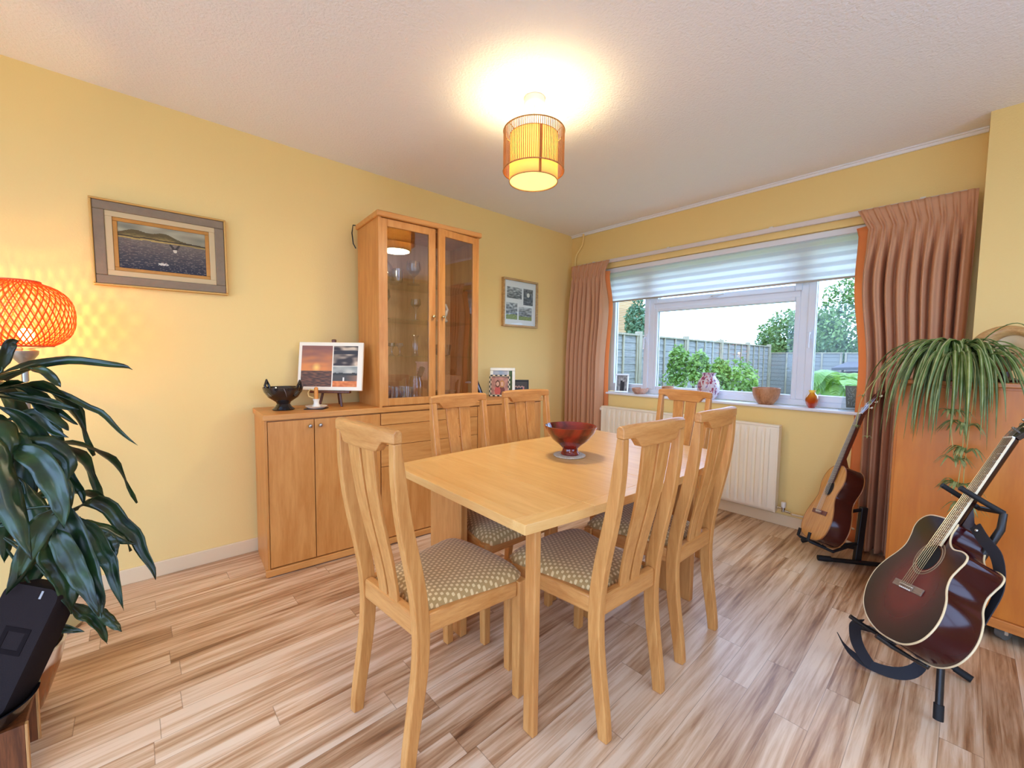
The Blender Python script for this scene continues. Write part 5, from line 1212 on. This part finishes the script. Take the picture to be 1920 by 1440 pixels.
SUN = [(0.024,0.280),(0.028,0.240),(0.046,0.206),(0.080,0.185),(0.125,0.184),(0.156,0.173),(0.164,0.150),(0.156,0.120),(0.150,0.085),(0.164,0.045),(0.195,0.005),(0.216,-0.045),(0.218,-0.095),(0.200,-0.142),(0.160,-0.176),(0.105,-0.192),(0.0,-0.196),
       (-0.100,-0.176),(-0.175,-0.138),(-0.222,-0.085),(-0.242,-0.030),(-0.240,0.020),(-0.216,0.070),(-0.184,0.115),(-0.168,0.155),(-0.176,0.200),(-0.190,0.238),(-0.184,0.272),(-0.150,0.296),(-0.090,0.298),(-0.024,0.290)]
g2 = guitar('acoustic_guitar', 'dark red sunburst cutaway acoustic guitar on a tripod stand, right foreground', (2.8362,-1.4729,0.4056), (0.4774,0.3412,-0.8097,-0.8458,0.4283,-0.3182,0.2382,0.8367,0.4931), SUN, 0.105,
    burst_mat(), plain('dark_cherry_sides', (54,11,14), 0.16, spec=0.35), plain('dark_neck', (40,20,16), 0.25), ROSE, IVORY, 0.128, 0.050, 0.181, 0.0215, 0.0285, 22, 0.648, (0.086,0.014,wood('bridge_wood', (150,128,110), (110,88,72), 'X', 0.35)), False,
    [(0.058,0.0012,plain('rosette_pale', (176,150,118), 0.5)), (0.064,0.0010,plain('rosette_dark', (120,92,70), 0.5)), (0.0685,0.0012,plain('rosette_pale', (160,134,104), 0.5))])
CLS = [(0.030,0.308),(0.075,0.298),(0.112,0.272),(0.136,0.230),(0.138,0.185),(0.122,0.145),(0.113,0.110),(0.126,0.072),(0.158,0.025),(0.182,-0.030),(0.184,-0.080),(0.164,-0.128),(0.110,-0.163),(0.0,-0.176),
       (-0.110,-0.163),(-0.164,-0.128),(-0.184,-0.080),(-0.182,-0.030),(-0.158,0.025),(-0.130,0.072),(-0.117,0.110),(-0.126,0.145),(-0.142,0.185),(-0.140,0.230),(-0.115,0.272),(-0.075,0.298),(-0.030,0.308)]
MAHOG = plain('dark_mahogany', (62, 24, 18), 0.2, spec=0.35, var=0.25, vscale=9)
g1 = guitar('classical_guitar', 'classical guitar with a pale spruce top on a floor stand beside the right curtain', (2.3755,-0.4562,0.3024), (0.5102,0.2069,-0.8348,-0.8357,0.3485,-0.4244,0.2032,0.9142,0.3507), CLS, 0.098,
    wood('spruce_top', (222,160,82), (196,128,56), 'Y', 0.25, 16, 5, coat=0.3), MAHOG, plain('neck_mahogany', (104,48,30), 0.3), plain('dark_board', (74,38,32), 0.4), plain('tan_binding', (150,96,48), 0.4), 0.155, 0.043, 0.190, 0.026, 0.031, 19, 0.650, (0.095,0.014,plain('bridge_rosewood', (110,52,40), 0.35)), True,
    [(0.047,0.0016,plain('rosette_brown', (120,74,40), 0.5)), (0.052,0.0014,plain('rosette_tan', (190,150,96), 0.5))])

# tripod stand of the sunburst guitar
def tripod_stand():
    M = g2[1]; r = thing('guitar_stand', 'black tripod guitar stand holding the sunburst guitar', 'stand', (2.90, -1.33, 0)); o = Vector((2.90,-1.33,0))
    W = lambda p: Vector(p)-o; Lc = lambda p: M @ Vector(p)-o
    hub = Lc((0.03,-0.02,-0.15)); yk = Lc((0.0,0.395,-0.075))
    MB().tube([hub, hub.lerp(yk,0.55), Lc((0.055,0.33,-0.085)), Lc((0.050,0.385,-0.070))], [0.014,0.012,0.011,0.010], 12).build('post', M_BLACKM, r, smooth=True)
    MB().sphere(hub, 0.028, 14, 10).build('hub', M_BLACK, r, smooth=True)
    def leg(a, b, mid=None):
        P = [a]+([mid] if mid is not None else [])+[b]; l = MB().tube(P, 0.0105, 12).build('leg', M_BLACKM, r, smooth=True)
        d = (P[-2]-P[-1]).normalized(); MB().tube([P[-1]+d*0.05, P[-1]], 0.0135, 12).build('rubber_foot', M_RUBBER, l, smooth=True)
    leg(W((2.93,-1.50,0.245)), W((2.935,-1.559,0.014))); MB().tube([hub, W((2.93,-1.50,0.245))], 0.010, 10).build('leg_joint', M_BLACKM, r, smooth=True)
    leg(W((2.85,-1.165,0.06)), W((2.659,-1.119,0.014))); leg(W((2.85,-1.165,0.06)), W((3.014,-1.205,0.014))); MB().tube([hub, W((2.85,-1.165,0.06))], 0.0105, 10).build('strut', M_BLACKM, r, smooth=True)
    for s in (-1, 1):
        MB().tube([hub, Lc((s*0.10-0.03,-0.205,-0.12)), Lc((s*0.10-0.03,-0.212,-0.02)), Lc((s*0.10-0.035,-0.212,0.030))], 0.0085, 10).build('cradle_arm', M_BLACKM, r, smooth=True)
    MB().tube([Lc((-0.042,0.385,-0.06)), Lc((-0.040,0.395,0.070))], 0.009, 10).build('yoke_arm', M_RUBBER, r, smooth=True)
    MB().tube([Lc((0.050,0.385,-0.07)), Lc((0.046,0.388,-0.02)), Lc((0.040,0.395,0.060))], 0.0095, 10).build('yoke_arm', M_RUBBER, r, smooth=True)
    MB().tube([Lc((-0.042,0.385,-0.055)), Lc((0.050,0.385,-0.062))], 0.009, 10).build('yoke_bar', M_BLACKM, r, smooth=True)
tripod_stand()
def strap():
    M = g2[1]; r = thing('guitar_strap', 'black guitar strap hanging from the sunburst guitar to the floor', 'strap', (2.8,-1.45,0)); o = Vector((2.8,-1.45,0))
    sm = plain('black_webbing', (30,28,34), 0.75); Lc = lambda p: M @ Vector(p)-o
    def band(P, w, side): return MB().sweep(smooth_path([Vector(p) for p in P], 24), w, 0.003, side).build('band', sm, r, smooth=True, sharp=50)
    band([Lc((0.045,0.300,-0.030)), Lc((0.085,0.265,-0.045)), Lc((0.115,0.225,-0.085)), Lc((0.13,0.13,-0.125)), Lc((0.14,0.0,-0.130))], 0.038, M.to_3x3() @ Vector((0.75,0.65,0)))
    MB().sphere(Lc((0.062,0.285,-0.032)), 0.0065, 12, 8).build('button', M_CHROME, r, smooth=True)
    band([Vector((2.700,-1.44,0.20))-o, Vector((2.690,-1.44,0.17))-o, Vector((2.700,-1.435,0.10))-o, Vector((2.735,-1.415,0.030))-o, Vector((2.76,-1.405,0.010))-o], 0.046, (0.66,0.74,0.05))
    band([Vector((2.640,-1.40,0.075))-o, Vector((2.668,-1.41,0.045))-o, Vector((2.72,-1.415,0.024))-o, Vector((2.80,-1.405,0.022))-o, Vector((2.855,-1.385,0.045))-o, Vector((2.885,-1.365,0.095))-o, Vector((2.885,-1.355,0.16))-o], 0.042, (-0.55,0.50,0.67))
strap()
# stand of the classical guitar
def floor_stand():
    M = g1[1]; r = thing('guitar_stand', 'black floor stand under the classical guitar by the curtain', 'stand', (2.53,-0.31,0)); o = Vector((2.53,-0.31,0))
    W = lambda p: Vector(p)-o; Lc = lambda p: M @ Vector(p)-o
    sq = lambda a, b, w: MB().sweep([a, a.lerp(b,0.5), b], w, w, (0.83,0.55,0.02))
    sq(W((2.545,-0.318,0.0)), W((2.560,-0.300,0.345)), 0.034).build('upright', M_BLACKM, r, bevel=0.004)
    l = MB().tube([W((2.395,-0.452,0.014)), W((2.660,-0.270,0.014))], 0.013, 10).build('leg', M_BLACKM, r, smooth=True)
    MB().tube([W((2.380,-0.462,0.0165)), W((2.437,-0.423,0.0165))], 0.0165, 12).build('rubber_foot', M_RUBBER, l, smooth=True)
    l = MB().tube([W((2.262,-0.250,0.03)), W((2.40,-0.27,0.055)), W((2.54,-0.305,0.085))], 0.011, 10).build('leg', M_BLACKM, r, smooth=True)
    MB().tube([W((2.250,-0.248,0.016)), W((2.275,-0.252,0.032))], 0.0145, 12).build('rubber_foot', M_RUBBER, l, smooth=True)
    for s in (-1, 1):
        x = s*0.075-0.01
        MB().tube([W((2.545,-0.318,0.12)), Lc((x,-0.188,-0.11)), Lc((x,-0.190,0.012)), Lc((x,-0.186,0.026)), Lc((x,-0.140,0.030))], 0.0085, 10).build('fork', M_RUBBER, r, smooth=True)
    MB().tube([W((2.558,-0.302,0.330)), Lc((0.0,0.05,-0.108))], 0.010, 10).build('back_pad', M_RUBBER, r, smooth=True)
floor_stand()
# ------------------------------------------------------------------ garden outside the window
GZ = -0.15
lawn = MB().box(-30, 30, 0.30, 60, GZ-0.1, GZ).build('lawn', plain('lawn_grass', (104,130,66), 0.95, var=0.25, vscale=3)); lawn['kind'] = 'structure'
yard = MB().box(-30, 30, -60, -5.22, GZ-0.1, GZ).build('patio_ground', plain('patio_paving', (170,162,148), 0.9, var=0.1, vscale=2)); yard['kind'] = 'structure'
M_FENCE = wood('weathered_fence', (138,136,128), (104,102,98), 'Y', 0.9, 20, 3); M_FRAIL = wood('weathered_rail', (160,150,126), (126,116,96), 'Z', 0.9, 12, 3)
def fence_panel(i, x, y0, y1, top, label):
    r = thing('garden_fence', label, 'fence', (x, y0, GZ), 0, 'lap fence panels along the garden')
    L = y1-y0; h = top-GZ; n = int(h/0.125)
    mb = MB()
    for k in range(n):
        z = 0.02+k*(h-0.05)/n; P = [(0.0,0,z),(0.016,0,z),(0.006,0,z+(h-0.05)/n+0.015),(-0.004,0,z+(h-0.05)/n+0.015)]
        mb.loft([[Vector((p[0],0.005,p[2])) for p in P],[Vector((p[0],L-0.005,p[2])) for p in P]])
    mb.build('boards', M_FENCE, r)
    m = 4
    for k in range(m+1):
        y = 0.03+(L-0.06)*k/m; MB().box(0.016, 0.040, y-0.02, y+0.02, 0.0, h-0.025).build('batten', M_FRAIL, r)
    MB().box(-0.02, 0.05, 0, L, h-0.028, h).build('capping', M_FRAIL, r)
labs = ['weathered grey lap fence panel nearest the house, seen in the left casement', 'second grey lap fence panel from the house, behind the rose bush', 'third grey lap fence panel from the house', 'fourth grey lap fence panel from the house', 'fifth grey lap fence panel from the house, farthest of the tall run']
y = 1.35
for i in range(5):
    fence_panel(i, -1.08-0.03*i, y, y+1.80, 1.66, labs[i]); 
    p = MB().box(-0.05, 0.05, -0.05, 0.05, 0, 1.86).build('timber_post', M_FRAIL, None, bevel=0.006); p.location = (-1.08-0.03*i, y+1.86, GZ)
    tag(p, 'wooden fence post at the far end of the %s panel from the house' % ('first','second','third','fourth','fifth')[i], 'post', 'posts between the fence panels'); y += 1.92
def far_panel(k, x0, x1, yy, label):
    r = thing('garden_fence', label, 'fence', (x0, yy, GZ), 0, 'lap fence panels across the end of the garden'); L = x1-x0; h = 1.62; n = 13; mb = MB()
    for j in range(n):
        z = 0.02+j*(h-0.05)/n; mb.box(0.005, L-0.005, -0.012, 0.004, z, z+(h-0.05)/n+0.006)
    mb.build('boards', M_FENCE, r)
    for q in range(5): MB().box(0.02+(L-0.08)*q/4, 0.06+(L-0.08)*q/4, -0.036, -0.012, 0, h-0.02).build('batten', M_FRAIL, r)
    MB().box(0, L, -0.04, 0.02, h-0.028, h).build('capping', M_FRAIL, r)
for k, lab in enumerate(('grey fence panel across the garden end, leftmost', 'grey fence panel across the garden end, second from the left', 'grey fence panel across the garden end, third from the left', 'grey fence panel across the garden end, rightmost')): far_panel(k, -1.25+1.85*k, 0.57+1.85*k, 11.15, lab)
def foliage(mb, c, rad, n, size, seed, fill=0.55, flat=0.6):
    rnd = random.Random(seed); c = Vector(c)
    for _ in range(n):
        d = Vector((rnd.gauss(0,1), rnd.gauss(0,1), rnd.gauss(0,1))).normalized(); q = fill+(1-fill)*rnd.random()**0.6
        lump = 1+0.28*noise.noise(d*2.3+Vector((seed,0,0)))
        p = c+Vector((d.x*rad[0],d.y*rad[1],d.z*rad[2]))*q*lump
        nrm = (d*0.6+Vector((rnd.gauss(0,1),rnd.gauss(0,1),rnd.gauss(0.4,1)))*0.7).normalized(); a = nrm.orthogonal().normalized(); b_ = nrm.cross(a); th = rnd.random()*6.28
        u = a*cos(th)+b_*sin(th); w = nrm.cross(u); s = size*rnd.uniform(0.6,1.3)
        mb.quad(p-u*s*0.9, p-w*s*0.42, p+u*s*0.9, p+w*s*0.42)
def tree(name, label, base, crowns, n, size, c1, c2, seed, cat='tree', trunk=0.09, group='trees and bushes in the garden'):
    r = thing(name, label, cat, (base[0], base[1], GZ), 0, group); o = Vector((base[0], base[1], GZ))
    cz = sum(c[0][2] for c in crowns)/len(crowns)-GZ
    MB().tube([(0,0,0),(0.05,0.02,cz*0.5),(0.02,-0.03,cz)], [trunk,trunk*0.75,trunk*0.4], 10).build('trunk', plain('bark', (92,74,56), 0.9), r, smooth=True)
    mb = MB()
    for i, (c, rad) in enumerate(crowns): foliage(mb, Vector(c)-o, rad, n, size, seed+i)
    mb.build('crown', leaf_mat(name+'_leaf', c1, c2, 0.5, 2.2, 0.35), r)
tree('tree', 'tall pale green tree behind the fence in the middle light of the window', (-1.15,14.2), [((-1.35,13.9,1.85),(1.15,1.0,1.15)),((-0.55,13.6,1.7),(0.8,0.8,1.2)),((-2.0,14.2,1.2),(0.75,0.7,0.8))], 5200, 0.085, (70,104,54), (140,166,92), 21)
tree('tree', 'tall leafy tree filling the right casement of the window', (1.5,12.9), [((0.75,12.5,2.1),(1.15,1.0,1.9)),((2.5,13.0,2.0),(1.3,1.1,1.8)),((0.2,12.6,1.0),(0.6,0.6,0.9)),((1.4,12.2,1.2),(0.9,0.7,1.0))], 5200, 0.08, (66,102,52), (138,168,86), 41)
tree('bush', 'low round green bush beyond the fence, left of the pale tree', (-3.05,11.6), [((-3.05,11.6,1.30),(0.75,0.7,0.62)),((-2.5,11.8,1.2),(0.5,0.5,0.5))], 3200, 0.06, (70,108,44), (124,158,70), 61, 'bush', 0.05)
tree('tree', 'bluish green tree beside the brick house, seen in the left casement', (-3.66,7.4), [((-3.66,7.4,2.2),(0.30,0.35,0.75)),((-3.55,7.3,1.6),(0.33,0.35,0.6))], 1500, 0.07, (70,108,72), (118,150,108), 71)
tree('rose_bush', 'leafy rose bush in front of the fence outside the window', (-0.15,3.35), [((-0.20,3.3,0.62),(0.60,0.40,0.56)),((0.35,3.5,0.60),(0.50,0.35,0.48)),((-0.42,3.4,1.12),(0.18,0.16,0.38)),((-0.05,3.35,1.08),(0.18,0.14,0.28)),((0.55,3.5,0.85),(0.26,0.2,0.38)),((0.25,3.45,1.0),(0.14,0.14,0.24))], 800, 0.046, (84,122,50), (150,180,86), 81, 'bush', 0.02)
def fern():
    r = thing('fern', 'bright green ferny shrub outside the right casement', 'plant', (1.72,4.1,GZ)); mb = MB(); rnd = random.Random(9)
    MB().tube([(0,0,0),(0.01,0,0.5),(0,0,0.98)], [0.02,0.016,0.012], 8).build('stem', plain('fern_stem', (120,104,60), 0.8), r, smooth=True)
    for i in range(22):
        a = 2*pi*i/22+rnd.uniform(-0.15,0.15); L = rnd.uniform(0.36,0.56); z0 = rnd.uniform(0.76,1.02); P = smooth_path([Vector((0,0,z0)), Vector((cos(a)*L*0.45,sin(a)*L*0.45,z0+0.24)), Vector((cos(a)*L*0.85,sin(a)*L*0.85,z0+0.22)), Vector((cos(a)*L,sin(a)*L,z0+0.08))], 16)
        for k in range(2, 17):
            t = (P[k]-P[k-1]).normalized(); sd = t.cross(Vector((0,0,1))).normalized(); w = 0.15*sin(pi*k/18)
            for s in (-1,1): mb.quad(P[k-1], P[k-1]+sd*s*w+t*0.05+Vector((0,0,-0.02)), P[k-1]+sd*s*w*0.95+t*0.085+Vector((0,0,-0.025)), P[k-1]+t*0.03)
    mb.build('frond', leaf_mat('fern_leaf', (96,138,50), (150,180,84), 0.5, 4, 0.4), r)
fern()
sh = thing('shed', 'low dark brown shed beyond the fern outside the right casement', 'shed', (1.75,8.6,GZ))
ms = wood('dark_shed_boards', (78,60,52), (54,42,38), 'X', 0.9, 10, 3)
MB().box(-0.85,1.6,0,1.6,0,1.12).build('walls', ms, sh)
MB().loft([[Vector(p) for p in ((-0.95,-0.1,1.16),(1.7,-0.1,1.30),(1.7,-0.1,1.36),(-0.95,-0.1,1.22))],[Vector(p) for p in ((-0.95,1.7,1.30),(1.7,1.7,1.44),(1.7,1.7,1.50),(-0.95,1.7,1.36))]]).build('roof', plain('grey_felt', (70,66,68), 0.9), sh)
for k in range(4): MB().box(-0.85+0.8*k, -0.80+0.8*k, -0.02, 0, 0, 1.12).build('batten', ms, sh)
def house():
    r = thing('brick_house', 'neighbouring yellow brick house wall at the left edge of the window', 'house', (-7.35,5.0,GZ))
    m, t, b, N, L = nt('yellow_brick'); setp(b, None, 0.9); tc = N.new('ShaderNodeTexCoord'); mp = N.new('ShaderNodeMapping'); mp.inputs['Rotation'].default_value = (radians(90),0,0); L.new(tc.outputs['Object'], mp.inputs[0])
    br = N.new('ShaderNodeTexBrick'); br.inputs['Scale'].default_value = 4.4; br.inputs['Color1'].default_value = (*lin((186,144,88)),1); br.inputs['Color2'].default_value = (*lin((166,122,72)),1); br.inputs['Mortar'].default_value = (*lin((190,174,146)),1); br.inputs['Mortar Size'].default_value = 0.025
    L.new(mp.outputs[0], br.inputs['Vector']); L.new(br.outputs['Color'], b.inputs['Base Color'])
    MB().box(-3.0, 2.36, 0.0, 5.0, 0, 4.6).build('wall', m, r)
    MB().prism([(-3.3,4.6),(2.6,4.6),(-0.35,6.4)], -0.3, 5.3, Matrix.Rotation(radians(90),4,'X') @ Matrix.Translation((0,0,-5.0))).build('roof', plain('brown_roof_tiles', (140,96,76), 0.9), r)
    MB().box(0.2,1.4,-0.03,0.02,2.6,3.7).build('window', M_UPVC, r)
house()
